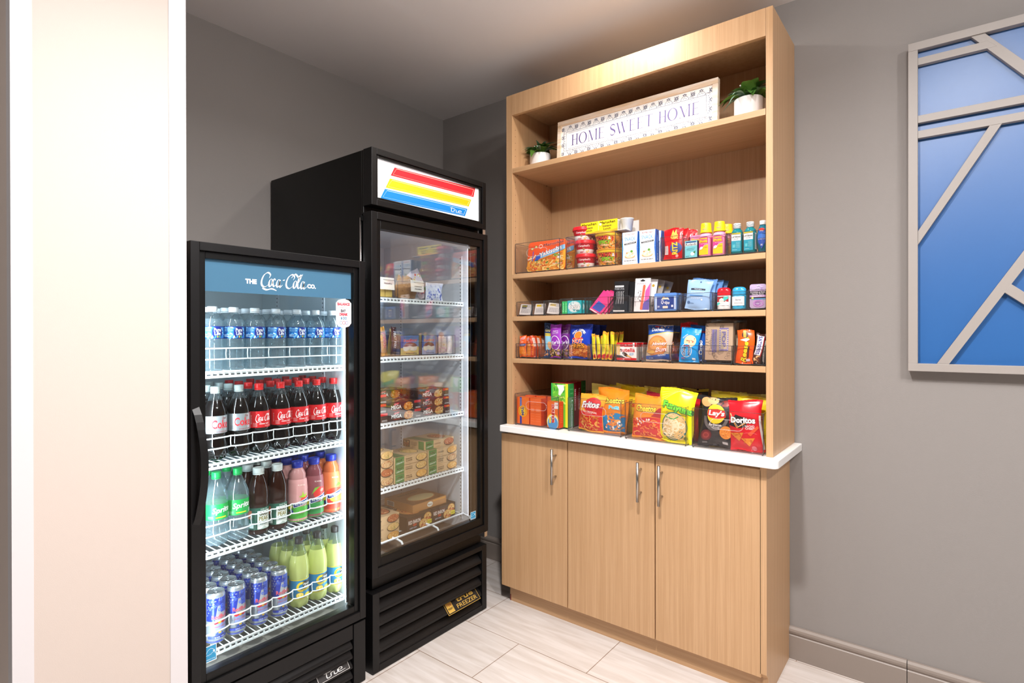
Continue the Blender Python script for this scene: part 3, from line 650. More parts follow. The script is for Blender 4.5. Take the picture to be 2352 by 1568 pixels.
mb = MBo(BO); mb.box(.742, .747, -1.094, -.502, .441, 1.737, GLASS); mb.build('glass_pane', dro)
mb = MBo(BO); mb.tube([(.706, -1.147, 1.2), (.706, -1.147, 1.776)], .0045, CHROME, 8); mb.box(.705, .712, -1.15, -1.14, 1.19, 1.21, BLK); mb.box(.705, .712, -1.15, -1.14, 1.765, 1.785, BLK); mb.build('handle', dro)
mb = MBo(BO); mb.box(.735, .76, -.486, -.468, 1.798, 1.82, CHROME); mb.build('hinge', bf)
mb = MBo(BO); mb.box(.735, .764, -.482, -.462, .348, .371, CHROME); mb.build('hinge', bf)
mb = MBo(BO); energy_sticker(mb, .7472, -.562, .446, .036, .036); mb.build('square_sticker', dro)
led(bf, .695, b1 - .05, .45, 1.73, -1, 9, '#f2f4ff'); led(bf, .695, b0 + .05, .45, 1.73, 1, 45, '#f2f4ff')
mb = MBo(BO); mb.box(.712, .735, b0 + .02, b1 - .01, .318, .368, BLK); gv = mb.build('lower_housing', bf)
gr = MBo(BO); ringframe(gr, .705, .765, b0, b1, .003, .312, .032, BLKM, .026, .022); gr.box(.68, .69, b0 + .03, b1 - .03, .02, .3, '#020202'); gro = gr.build('grille', bf, bevel=.0015)
for i in range(5):
    z = .235 - i * .052; mb = MBo(BO); mb.prism([(.716, z + .046), (.722, z + .046), (.762, z + .006), (.762, z - .006), (.756, z - .008)], 1, b0 + .034, b1 - .034, BLKM); mb.build('louver', gro, bevel=.002)
mb = MBo(BO); g = G(mb, lambda u, v, d: (.7535 - (v - .096) * 1.0 + d, u, v), 0, .0016, .0004); GD = '#c9a24a'
g.rect(-.735, .074, -.525, .118, GD).rect(-.733, .0755, -.527, .1165, '#141213').rect(-.727, .079, -.69, .113, GD).text('true', -.605, .106, .11, GD, h=.013, bold=.05).text('FREEZER', -.605, .088, .13, GD, h=.013, bold=.01).text('WARRANTY', -.7085, .092, .032, '#3a2c14', h=.007).text('7 YEAR', -.7085, .104, .03, '#8a2c1c', h=.009, bold=.03)
mb.build('badge', gro)
for z in (1.475, 1.2225, .9465, .6755): wire_shelf(bf, 'wire_shelf', .08, .656, -1.09, -.514, z)
mb = MBo(BO)
for i in range(10): x = .12 + i * .056; mb.tube([(x, -1.09, .432), (x, -.5, .432)], .0028, WIRE, 6)
mb.tube([(.66, -1.09, .452), (.66, -.52, .452)], .004, WIRE, 8)
for y in (-.93, -.72, -.51): mb.tube([(.12, y, .436), (.66, y, .445), (.69, y, .44), (.7, y, .425), (.7, y, .4)], .0045, WIRE, 8)
mb.tube([(.70, -1.09, .398), (.70, -.5, .398)], .004, WIRE, 8); mb.build('bottom_rack', bf)
for o in bf.children:
    if o.name.startswith(('wire_shelf', 'lamp_')): o.location = -BO
# ================================================================ bottles and cans in the drinks cooler
RZ = pi / 2
def petal(amp, zt, k=5):
    def f(a, r, z):
        if z > zt: return r
        t = 1 - z / zt; return r * (1 - amp * t * (.5 + .5 * cos(k * a)) ** 2)
    return f
def bottle(name, prof, body, cap, caprect, label, lz, lr, draw, foot=None, rf=None, n=28, band=None):
    r = root(name, '', 'bottle')
    mb = MB(); mb.lathe(prof, body, n, rf=rf, cap=True); mb.build('body', r)
    mb = MB(); cr, c0, c1 = caprect; K_ = 30
    mb.lathe([(cr * .96, c0), (cr, c0 + .001), (cr, c1 - .0015), (cr * .93, c1)], cap, 36, rf=lambda a, q, z: q * (1 + (.022 * (1 if int(a / (2 * pi) * 36 + .5) % 2 else -1) if c0 + .0005 < z < c1 - .001 else 0)))
    mb.lathe([(cr * .98, c0 - .004), (cr, c0 - .0035), (cr, c0 - .001), (cr * .98, c0 - .0006)], cap, 24)
    mb.build('cap', r)
    mb = MB(); z0, z1 = lz; mb.lathe([(lr(z0 + (z1 - z0) * i / 6) if callable(lr) else lr, z0 + (z1 - z0) * i / 6) for i in range(7)], label, 36, cap=False)
    if callable(lr): g = G(mb, lambda u, v, d: ((lr(z0 + v) + d) * sin(u / .033), -(lr(z0 + v) + d) * cos(u / .033), z0 + v), .008, .0004, .00014)
    else: g = cyl(mb, lr, z0)
    draw(g, z1 - z0); mb.build('label', r)
    return r
ROWN = ['front', 'second', 'third', 'fourth', 'fifth', 'sixth']
def rows(proto, what, shelf, ys, nrow, x0, pitch, z, group, used=[], jy=.0, xs=None, start=0, extra=''):
    first = proto not in used; used.append(proto); R = random.Random(len(what))
    for j in range(nrow):
        for i, y in enumerate(ys):
            lab = f'{what}, {ORD[i + start]} from left in {ROWN[j]} row, {shelf} shelf'
            loc = (x0 - pitch * j + R.uniform(-.001, .001), y + jy * j + R.uniform(-.0015, .0015), z); rot = RZ + R.uniform(-.14, .10)
            if first: proto['label'] = lab; proto.location = loc; proto.rotation_euler = (0, 0, rot); proto['group'] = group; first = False
            else: clone(proto, lab, loc, rot, group)
# water
def d_water(g, h):
    g.rect(-.05, .001, .05, h - .001, '#2a78c8').bits(-.05, .003, .05, h - .003, 46, ['#5fb2ea', '#8fd0f4', '#3f93dc', '#c4e8fa'], .002, .006, 'e', 4, .5)
    g.rect(-.104, 0, .104, .0022, '#132a78').rect(-.104, h - .0022, .104, h, '#132a78')
    for x in (0, -.1): g.ell(x, h / 2, .0165, h * .5, '#16227a', 0, 24)
    g.text('Pure', 0, h * .71, .021, '#ffffff', h=.012, bold=.03).text('Life', 0, h * .42, .018, '#ffffff', h=.011, bold=.03)
    for i, c in enumerate(('#48b8e0', '#f0d020', '#58c060')): g.poly([(-.006 + .006 * i - .0025, h * .17), (-.006 + .006 * i + .0025, h * .17), (-.006 + .006 * i, h * .05)], c); g.ell(-.006 + .006 * i, h * .21, .0013, col=c, n=8)
    g.lines(-.045, h * .55, -.022, h * .9, 3, '#9fd4f4').lines(-.045, h * .1, -.028, h * .35, 2, '#e8f6ff')
wp = [(.0, .003), (.02, .001), (.030, .0), (.0325, .004), (.0325, .012)]
for i in range(6): wp += [(.0325, .016 + i * .013), (.0308, .0205 + i * .013), (.0325, .025 + i * .013)]
wp += [(.0322, .102), (.0322, .146), (.0325, .15), (.031, .158), (.027, .168), (.0205, .180), (.0145, .1875), (.0125, .19), (.0125, .197)]
wb = bottle('water_bottle', wp, lambda z: WATER if z < .172 else PET, K('#eef3f8', .4), (.0148, .1945, .2075), K('#1d3f96', .35), (.1035, .1435), .0327, d_water)
rows(wb, 'clear water bottle with white cap', 'top', [-1.6734, -1.6052, -1.5328, -1.4574, -1.3773, -1.3009, -1.2277], 3, .637, .068, 1.2035, 'water bottles on the top cooler shelf', jy=.004)
# cola
sp = [(.0, .012), (.012, .004), (.022, .0), (.031, .006), (.0345, .02), (.0355, .04), (.0345, .052), (.0328, .062), (.0325, .074), (.0335, .086), (.0345, .088), (.0345, .143), (.0352, .148), (.0335, .160), (.0285, .175), (.0215, .192), (.0155, .206), (.0128, .212), (.0128, .222)]
def d_coke(g, h):
    g.rect(-.105, 0, .105, h, '#c8141c'); g.text('@cola', 0, h * .58, .056, '#ffffff', h=.03).text('ORIGINAL TASTE', .0, h * .23, .032, '#ffffff', h=.0042, bold=.02)
    g.text('RECYCLE ME', -.043, h * .5, .03, '#f4b8b8', h=.0045, rot=pi / 2).lines(-.036, h * .05, -.022, h * .3, 3, '#f0b0b0').lines(.002, h * .06, .03, h * .12, 1, '#f0c0c0')
def d_diet(g, h):
    g.rect(-.105, 0, .105, h, K('#b9bfc4', .3, .6)); g.text('@CokeS', 0, h * .52, .05, '#d8202c', h=.026) if 0 else g.text('Coke', .0, h * .52, .055, '#d8202c', h=.028, bold=.045)
    g.text('Diet', .012, h * .86, .014, '#8b2a34', h=.007, shear=.4).text('NO SUGAR NO CALORIES', .006, h * .09, .038, '#a03038', h=.0035).lines(-.04, h * .06, -.028, h * .3, 3, '#6a6e74')
cb = bottle('cola_bottle', sp, lambda z: COLA if z < .19 else PET, K('#e01e20', .35), (.0142, .2185, .2365), K('#c8141c', .3), (.0875, .1435), .0348, d_coke, rf=petal(.36, .03))
rows(cb, 'red label cola bottle', 'second', [-1.5183, -1.4387, -1.3694, -1.2944, -1.2228], 4, .635, .074, .9145, 'red label cola bottles in the cooler')
db = bottle('diet_cola_bottle', sp, lambda z: COLA if z < .19 else PET, K('#aab4b2', .35), (.0142, .2185, .2365), K('#b9bfc4', .3, .6), (.0875, .1435), .0348, d_diet, rf=petal(.36, .03))
rows(db, 'silver label diet cola bottle', 'second', [-1.6633, -1.5872], 4, .635, .074, .9145, 'silver label diet cola bottles in the cooler')
def d_spr(g, h):
    g.rect(-.105, 0, .105, h, '#16a64a'); g.text('Sprite', 0, h * .58, .058, '#ffffff', h=.024, bold=.05, shear=.25, out='#0a7a34', ow=.025, rot=.07).rect(-.018, h * .12, .014, h * .19, '#e8e820').rect(.026, h * .06, .036, h * .32, '#c8ecd4').lines(-.042, h * .08, -.026, h * .26, 3, '#9fe0b4')
sb = bottle('lemon_lime_soda_bottle', sp, lambda z: WATER if z < .188 else PET, K('#18a050', .35), (.0142, .2185, .2365), K('#16a64a', .35), (.0875, .1375), .0348, d_spr, rf=petal(.36, .03))
rows(sb, 'green label lemon-lime soda bottle', 'third', [-1.6614, -1.5938], 3, .635, .074, .636, 'green label soda bottles in the cooler')
# tea
gp = [(.0, .004), (.024, .001), (.031, .0), (.0335, .005), (.034, .012), (.033, .018), (.033, .094), (.0342, .098), (.0342, .104), (.033, .11), (.034, .118), (.034, .13), (.0325, .15), (.028, .17), (.0215, .19), (.0175, .198), (.0165, .206)]
def d_gp(g, h):
    g.rect(-.022, h * .02, .022, h * .98, '#e9ece8').rect(-.022, h * .86, .022, h * .98, '#1d5a48'); g.text('SWEET TEA', 0, h * .92, .024, '#dfe8e0', h=.004).text('GOLD', 0, h * .73, .032, '#5a5320', h=.0135, bold=.045).text('PEAK', 0, h * .5, .034, '#8a7a2c', h=.0145, bold=.045)
    g.text('REAL BREWED TEA', 0, h * .33, .034, '#2a3a34', h=.0042, bold=.02).lines(-.014, h * .2, .014, h * .27, 1, '#3a6a58').poly([(-.014, h * .02), (0, h * .14), (.014, h * .02)], '#b9c4be').rect(-.06, h * .05, -.024, h * .9, '#1d5a48').rect(-.06, h * .5, -.04, h * .88, '#c46a4a').rect(-.05, h * .08, -.034, h * .3, '#dfe8e4')
tb = bottle('brown_tea_bottle', gp, TEA, K('#d7dbd8', .4), (.0178, .2055, .2245), K('#1d5a48', .35), (.018, .092), .0333, d_gp)
rows(tb, 'brown iced tea bottle with white cap', 'third', [-1.5222, -1.4542], 3, .635, .073, .636, 'brown tea bottles in the cooler')
# fruit tea
def snap(top, bot, fruit, word, capc='#2030a0'):
    lz = lambda z: .0355 - .0035 * ((z - .075) / .075) ** 4 * (1 if z > .075 else 0) - .002 * sin(z * 130) ** 2 * (1 if z < .07 else .3)
    pf = [(.0, .003), (.024, .0), (.032, .003)] + [(lz(.008 + .0125 * i) - .0006, .008 + .0125 * i) for i in range(13)] + [(.029, .172), (.0235, .184), (.0185, .193), (.0175, .200)]
    def d(g, h):
        g.rect(-.104, 0, .104, h * .42, bot); g.rect(-.104, h * .42, .104, h, top)
        g.bits(-.05, h * .02, .05, h * .1, 12, [bot, '#ffffff'], .001, .0016, 'e', 5)
        if fruit == 'kiwi': g.ell(.012, h * .5, .016, .016, '#e83a30', 0, 16).bits(-.008, h * .42, .03, h * .58, 18, ['#f8d060', '#ffe890'], .0008, .0014, 'e', 7).poly([(-.01, h * .60), (.0, h * .62), (.004, h * .72), (.008, h * .62), (.022, h * .66), (.014, h * .58), (.004, h * .56)], '#a8cc38')
        elif fruit == 'apple': g.ell(.008, h * .58, .025, .022, '#d83a34', 0, 20).ell(.014, h * .64, .008, .005, '#f8a090', .3).poly([(-.024, h * .55), (-.012, h * .72), (.006, h * .74), (-.008, h * .66)], '#7aa83a')
        else: g.ell(.0, h * .5, .032, .017, '#e84028', 0, 20).ell(.006, h * .34, .026, .014, '#f8c048', 0, 20).poly([(-.004, h * .62), (.012, h * .74), (.032, h * .66), (.012, h * .64)], '#5f9a34')
        g.poly([(-.026, h * .33), (-.03, h * .39), (-.026, h * .45), (.034, h * .56), (.036, h * .45)], '#f0f4ff').poly([(-.0245, h * .345), (-.028, h * .39), (-.0245, h * .438), (.034, h * .545), (.035, h * .462)], '#1c3a8c')
        g.text('snapple', .005, h * .445, .052, '#ffffff', h=.013, bold=.02, rot=.19).text('ALL NATURAL', .0, h * .87, .026, '#ffe8e0', h=.005, rot=-.1).text(word, .006, h * .24, .03, '#f4f0c0', h=.006).ell(-.04, h * .36, .009, col='#f0d030', n=14).ell(-.034, h * .25, .007, col='#2a4aa0', n=14)
    return bottle('fruit_tea_bottle', pf, liquid('fruit_tea', top, .3), K(capc, .35), (.0195, .2, .2195), K(top, .2), (.006, .156), lambda z: lz(z), d)
for nm, y, a in (('pink and green kiwi fruit tea bottle with blue cap', -1.3737, ('#d89a98', '#4fae3c', 'kiwi', 'KIWI STRAWBERRY')), ('dark red and green apple drink bottle with blue cap', -1.3062, ('#8a4a50', '#2f8a44', 'apple', 'APPLE')), ('orange and red mango fruit tea bottle with blue cap', -1.2332, ('#e07848', '#e04a38', 'mango', 'MANGO'))):
    p = snap(*a)
    for j in range(3):
        lab = f'{nm}, {ROWN[j]} in its file'; loc = (.633 - .075 * j, y, .637)
        if j == 0: p['label'] = lab; p.location = loc; p.rotation_euler = (0, 0, RZ - .1); p['group'] = 'fruit tea bottles in the cooler'
        else: clone(p, lab, loc, RZ - .05 * j)
# energy drink cans
def redbull():
    r = root('slim_drink_can', '', 'can'); mb = MB(); C = .0285
    mb.lathe([(.021, .004), (.0225, 0), (.0245, .001), (C, .009), (C, .150), (.0262, .157), (.0255, .159)], K('#c3c9d2', .28, .75), 36, cap=True)
    g = cyl(mb, C, 0); BL = K('#2238a8', .28, .5)
    g.poly([(-.044, .148), (-.002, .148), (-.014, .075), (-.044, .075)], BL).poly([(.0, .148), (.022, .148), (.022, .1), (.004, .1)], '#2a46b4').poly([(-.012, .075), (.022, .075), (.022, .042), (-.018, .042)], '#8c98cc')
    g.bits(-.03, .105, .015, .145, 26, ['#3f5cc8', '#1a2c8c', '#5a76d4'], .002, .006, 'o', 3).text('RedBull', .0, .088, .046, '#d81e34', h=.013, bold=.03, out='#e8d8e4', ow=.02).ell(.0, .070, .005, .005, '#f0b020', 0, 16)
    for s in (-1, 1): g.poly([(s * .003, .067), (s * .007, .075), (s * .017, .074), (s * .019, .068), (s * .012, .064), (s * .008, .066)], '#d82030')
    g.text('ENERGY DRINK', 0, .056, .036, '#c05060', h=.0045).rect(-.035, .019, .022, .027, '#2a3ea8').text('250 ML', .0, .023, .03, '#e8ecf8', h=.0045).poly([(-.014, .03), (0, .045), (.014, .03)], '#3c58b8').ell(0, .037, .005, .003, '#e8c040').rect(-.044, .008, .01, .011, '#2a3ea8')
    mb.build('body', r)
    mb = MB(); mb.lathe([(.0255, .1585), (.0262, .161), (.0255, .1632), (.0242, .1628), (.0235, .1605), (0, .1603)], SILVER, 32, cap=False); mb.build('lid', r)
    mb = MB(); vs = [(.006 * cos(a) * (1.0), .011 * sin(a), .1622) for a in [i * pi / 8 for i in range(16)]]; mb.tube(vs, .0012, SILVER, 6, closed=True); mb.box(-.004, .004, -.003, .001, .1612, .1628, SILVER); mb.build('pull_tab', r)
    return r
rb = redbull(); first = True
for j in range(6):
    for i, y in enumerate((-1.665, -1.599, -1.5215, -1.4486)):
        y += .001 * j; lab = f'slim blue and silver drink can, {ORD[i]} from left in {ROWN[j]} row'; loc = (.637 - .0605 * j, y, .3235)
        if first: rb['label'] = lab; rb.location = loc; rb.rotation_euler = (0, 0, RZ); rb['group'] = 'slim drink cans in the cooler'; first = False
        else: clone(rb, lab, loc, RZ + .25 * sin(i * 3 + j * 2) * (j > 0))
# lemonade
lp = [(.0, .01), (.014, .003), (.023, .0), (.0315, .008), (.0345, .025), (.0345, .034), (.0338, .036), (.0338, .108), (.0348, .112), (.035, .14), (.0325, .165), (.0265, .19), (.019, .213), (.0140, .227), (.0125, .238)]
def d_lem(g, h):
    g.rect(-.103, .002, .103, h - .002, '#2a84b4').rect(-.103, 0, .103, .003, '#e8d020').rect(-.103, h - .003, .103, h, '#e8d020')
    g.ring(-.006, h * .62, .018, .018, .008, '#f4cf24', 60, 290).rect(-.002, h * .52, .03, h * .9, '#221f20').text('Minute', .013, h * .73, .026, '#ffffff', h=.0085, bold=.03).text('Maid', .013, h * .6, .02, '#ffffff', h=.007, bold=.03).rect(-.004, h * .4, .028, h * .49, '#f4d820').text('Lemonade', .012, h * .445, .026, '#2a6a34', h=.0045)
    g.ell(-.012, h * .2, .013, .010, '#f0c838', 0, 16).ell(-.012, h * .2, .010, .0075, '#f8e890', 0, 16).ell(.016, h * .14, .012, .009, '#f4d850', 0, 16)
lb = bottle('lemonade_bottle', lp, lambda z: LEMON if z < .195 else PET, K('#3a3634', .4), (.0145, .2325, .2505), K('#2a84b4', .3), (.036, .106), .0340, d_lem, rf=petal(.36, .03))
rows(lb, 'pale yellow lemonade bottle with dark cap', 'bottom', [-1.3676, -1.2943, -1.2167], 3, .634, .073, .3235, 'lemonade bottles in the cooler')
# scalloped wire guards in front of the bottles
def guard(ys, z, za, zb, yl=-1.745, yr=-1.198, x0=.671):
    mb = MBo(SO)
    for h in (za, zb):
        pts = []; b_ = [yl] + [(ys[i] + ys[i + 1]) / 2 for i in range(len(ys) - 1)] + [yr]
        for i in range(len(b_) - 1):
            for k in range(8): t = k / 8; pts.append((x0 - .010 + .013 * sin(pi * t) ** .5, b_[i] + (b_[i + 1] - b_[i]) * t, z + h))
        pts.append((x0 - .012, yr + .002, z + h)); mb.tube(pts, .0024, WIRE, 6)
    for y in b_[1:-1]: mb.tube([(x0 - .011, y, z + za), (x0 - .014, y, z + (za + zb) / 2), (x0 - .011, y, z + zb)], .0018, WIRE, 6)
    o = mb.build('bottle_guard', sf)
guard([-1.6734, -1.6052, -1.5328, -1.4574, -1.3773, -1.3009, -1.2277], 1.2035, .072, .037)
guard([-1.6633, -1.5872, -1.5183, -1.4387, -1.3694, -1.2944, -1.2228], .9145, .074, .040)
guard([-1.6614, -1.5938, -1.5222, -1.4542, -1.3737, -1.3062, -1.2332], .636, .076, .042)
guard([-1.665, -1.599, -1.5215, -1.4486, -1.3676, -1.2943, -1.2167], .3235, .078, .046)
# ================================================================ freezer contents (fronts face +x)
FX_ = .645
def place(o, x, y, z, rz=RZ, rx=0, ry=0): o.location = (x, y, z); o.rotation_euler = (rx, ry, rz); return o
FOODC = ['#c8863c', '#e0a860', '#8a4a20', '#d8c07a', '#b05a2a', '#f0d8a0']
def mega(kind):
    w, dp, h = .186, .12, .0388; mb = carton(w, dp, h, '#231d22'); g = front(mb)
    g.rect(-w / 2, .0, w / 2, h, '#2a2228'); g.poly([(0, 0), (w / 2, 0), (w / 2, h), (.03, h)], '#4a2a28' if kind else '#3a2a2c').rect(w * .3, h * .72, w / 2, h, '#c8282c')
    g.poly([(-.062, h * .72), (-.035, h * .78), (-.03, h * .97), (-.057, h * .9)], '#d82c3a').text("Tina's", -.046, h * .84, .02, '#ffffff', h=.005, shear=.3).text('MEGA', -.046, h * .5, .056, '#f4f2f0', h=.0165, bold=.07, out='#0c0a0c', ow=.02).text('BURRITO', -.044, h * .18, .034, '#d83a34', h=.004, bold=.03)
    g.rect(-.07, h * .2, -.063, h * .215, '#d83a34').rect(-.026, h * .2, -.019, h * .215, '#d83a34')
    g.ell(.022 if kind else .02, h * .48, .026, h * .46, ['#d88a34', '#c8a468'][kind], .1, 20).bits(-.002, h * .1, .046, h * .85, 40, FOODC, .0018, .0045, 'e', 4 + kind, .6)
    if kind: g.text('NEW!', .078, h * .84, .018, '#f8c820', h=.006, bold=.04, shear=.2)
    g.lines(.062, h * .08, .09, h * .26, 2, '#e8e4e0', .45)
    gt = top(mb, h); gt.rect(-w / 2 + .001, .001, w / 2 - .001, dp - .001, '#3a2c24').bits(-.03, .02, .07, .1, 26, FOODC, .004, .01, 'e', 3)
    gl = side_l(mb, w, dp); gl.rect(.002, .002, dp - .002, h - .002, '#221c20').text('MEGA', .06, h * .5, .05, '#e8e4e4', h=.014, bold=.06)
    o = mb.build('frozen_burrito_box'); tag(o, '', 'food box', 'dark frozen burrito boxes in the freezer'); return o
mk_ = [mega(0), mega(1)]; usedm = [False, False]
def putmega(k, lab, x, y, z, rz=RZ):
    if not usedm[k]: o = mk_[k]; usedm[k] = True
    else: o = mk_[k].copy(); COL.objects.link(o)
    o['label'] = lab; place(o, x, y, z, rz)
for i in range(3): putmega(1, f"dark frozen burrito box with NEW corner, {['bottom', 'middle', 'top'][i]} of the right stack", FX_ - .002 * (i > 0), -.689 - .002 * i, .948 + .0392 * i, RZ + .01 * i)
for i in range(2): putmega(0, f"dark frozen burrito box, {['lower', 'upper'][i]} of the two in the middle stack", FX_, -.873 - .001 * i, .948 + .0392 * i)
for i in range(3): putmega(0, f"dark frozen burrito box, {['bottom', 'middle', 'top'][i]} of the stack beside freezer's left door frame", FX_ - .004 * i, -1.0605 - .004 * (i % 2), .948 + .0392 * i) if i < 3 else 0
putmega(0, 'dark frozen burrito box lying farther back on top of the middle burrito stack', .515, -.84, 1.0274)
def marie(name, c):
    w, dp, h = .189, .15, .0365; mb = carton(w, dp, h, '#c9a77c'); g = front(mb)
    g.rect(-w / 2, 0, w / 2, h, '#cbab82').rect(-w / 2 + .006, 0, -w / 2 + .056, h, '#2f7a3e').text('Marie', -w / 2 + .029, h * .64, .03, '#f2f4ee', h=.0085, shear=.35, bold=.01, rot=.15).text("Callender's", -w / 2 + .032, h * .34, .042, '#f2f4ee', h=.007, shear=.35, bold=.01, rot=.12)
    t = name.split('|')
    for i, q in enumerate(t): g.text(q, -.012, h * (.62 - .24 * i + (.0 if len(t) > 1 else -.08)), min(.04, .0062 * len(q)), '#4a3a30', h=.0068, bold=.03)
    g.lines(-.028, h * .86, .002, h * .92, 1, '#6a5a48').lines(-.026, h * .1, .0, h * .16, 1, '#6a5a48')
    g.ell(w / 2 - .033, h * .5, .034, h * .49, '#3a302a', .0, 22).ell(w / 2 - .033, h * .54, .031, h * .43, c[0], 0, 22).bits(w / 2 - .057, h * .24, w / 2 - .008, h * .84, 44, c, .0016, .004, 'e', len(name), .5)
    gt = top(mb, h); gt.rect(-w / 2 + .001, .001, w / 2 - .001, dp - .001, '#b59a78').ell(.045, .07, .04, .05, '#3a302a').ell(.045, .07, .036, .046, c[0]).bits(.015, .035, .075, .11, 40, c, .003, .008, 'e', 9).rect(-.08, .004, -.03, dp - .004, '#3a6a40')
    gl = side_l(mb, w, dp); gl.rect(.003, .002, .05, h - .002, '#3a302a').bits(.008, h * .2, .045, h * .8, 20, c, .002, .005, 'e', 2).lines(.06, h * .3, .1, h * .8, 3, '#5a4a3c').rect(.11, .0, .146, h, '#2f7a3e')
    o = mb.build('frozen_meal_box'); return tag(o, '', 'food box', 'tan frozen meal boxes in the freezer')
MC = {'l': ['#a85a34', '#c87848', '#e0b080', '#8a3a20'], 'p': ['#d8b070', '#e8c890', '#c89048', '#8a9a50'], 'c': ['#d8a050', '#e8b868', '#b87830', '#f0d090'], 'b': ['#c8a070', '#9a6a40', '#e0c8a0', '#a84028']}
st = [('mid', -.838, [('MAC &|CHEESE', 'c', 'bottom'), ('CHICKEN &|DUMPLINGS', 'p', 'middle'), ('SHRIMP|SCAMPI', 'p', 'top')]), ('right', -.6435, [('CHICKEN|ALFREDO', 'c', 'bottom'), ('CHEDDAR|PASTA', 'b', 'second lowest'), ('CHICKEN', 'c', 'second highest'), ('LASAGNA', 'l', 'top')]),
      ('left', -1.0325, [('SWEDISH', 'b', 'bottom'), ('BEEF|POT ROAST', 'l', 'second lowest'), ('CHICKEN|PENNE', 'b', 'second highest'), ('ALFREDO', 'p', 'top')])]
for nm, y, bx in st:
    for i, (t, c, w_) in enumerate(bx):
        o = marie(t, MC[c]); o['label'] = f"tan frozen meal box, {w_} of the {dict(mid='middle', left='left', right='right')[nm]} stack on fourth freezer shelf"
        place(o, FX_ - .003 * (i % 2) - (.02 if (nm, i) == ('right', 3) else 0), y + .002 * (i % 2), .677 + .0369 * i, RZ - (.0 if (nm, i) != ('right', 3) else .0))
for i, c in enumerate('cpl'):
    o = marie(['PASTA', 'CHICKEN', 'BEEF'][i], MC[c]); o['label'] = f"tan frozen meal box, {['bottom', 'middle', 'top'][i]} of the stack on freezer's bottom rack"; place(o, .63, -.988, .4355 + .0369 * i)
def pizza(lab, y, x, rz):
    w, dp, h = .152, .17, .062; mb = carton(w, dp, h, '#2b211d'); g = front(mb)
    g.rect(-w / 2, 0, w / 2, h, '#2c221e'); g.rect(-w / 2 + .006, h * .34, .01, h * .86, '#4a2a20').text('RED BARON', -.032, h * .6, .072, '#f0ece4', h=.017, bold=.05, out='#a01c1c', ow=.03).ell(-.03, h * .36, .012, .006, '#b8442c').text('DEEP DISH', -.04, h * .17, .04, '#c8d0e8', h=.006, bold=.03)
    for cx, cy, r in ((.048, h * .66, .024), (.022, h * .26, .027)): g.ell(cx, cy, r, r * .82, '#c88a4c').ell(cx, cy, r * .86, r * .7, '#e0b870').bits(cx - r * .7, cy - r * .5, cx + r * .7, cy + r * .5, 22, ['#b83a24', '#d86a3c', '#f0d890', '#8a2818'], .002, .004, 'e', 5, .8)
    g.rect(.045, h * .1, .072, h * .4, '#e8d838').text('2 PIZZAS', .0585, h * .25, .023, '#2a2a20', h=.006, bold=.03)
    gl = side_l(mb, w, dp); gl.rect(.002, .002, dp - .002, h - .002, '#2e2420').rect(.02, h * .1, .06, h * .3, '#e8d838').rect(.05, h * .4, .1, h * .9, '#e8e4dc')
    for k in range(9): gl.rect(.054 + .0048 * k, h * .45, .0562 + .0048 * k, h * .86, '#2a2422'); gl.d -= gl.st
    gt = top(mb, h); gt.rect(-w / 2, 0, w / 2, dp, '#33261f').ell(0, .08, .05, .06, '#c88a4c').bits(-.04, .03, .04, .13, 30, ['#b83a24', '#e0b870', '#8a2818'], .004, .008, 'e', 6).text('RED BARON', 0, .15, .09, '#e8e0d4', h=.016)
    o = tag(mb.build('frozen_pizza_box'), lab, 'food box', 'dark frozen pizza boxes on the bottom rack'); place(o, x, y, .4355, rz)
pizza('dark frozen pizza box, left of the two, bottom rack of freezer', -.757, .612, RZ); pizza('dark frozen pizza box, right of the two, against freezer wall', -.597, .606, RZ)
mb = carton(.215, .20, .036, '#b07a48'); g = front(mb); g.rect(-.1, .004, .1, .032, '#b8824e').ell(.0, .018, .018, .012, '#f0ece0').text("Mama's", 0, .018, .028, '#a8281c', h=.01, bold=.03).rect(.02, .026, .1, .032, '#d89a3c')
gl = side_l(mb, .215, .2); gl.rect(.02, .006, .07, .03, '#ece8e0'); [gl.rect(.023 + .005 * k, .008, .0255 + .005 * k, .028, '#2a2422') for k in range(9)]
gt = top(mb, .036); gt.rect(-.105, .002, .105, .198, '#8a5c34').ell(.01, .075, .08, .05, '#c8803c').ell(.01, .075, .074, .044, '#e8d8a0').text('BREADED', .0, .16, .12, '#4a3420', h=.02, bold=.04)
place(tag(mb.build('frozen_bread_box'), 'flat brown frozen bread box lying across the two dark pizza boxes', 'food box'), .585, -.668, .499, RZ)
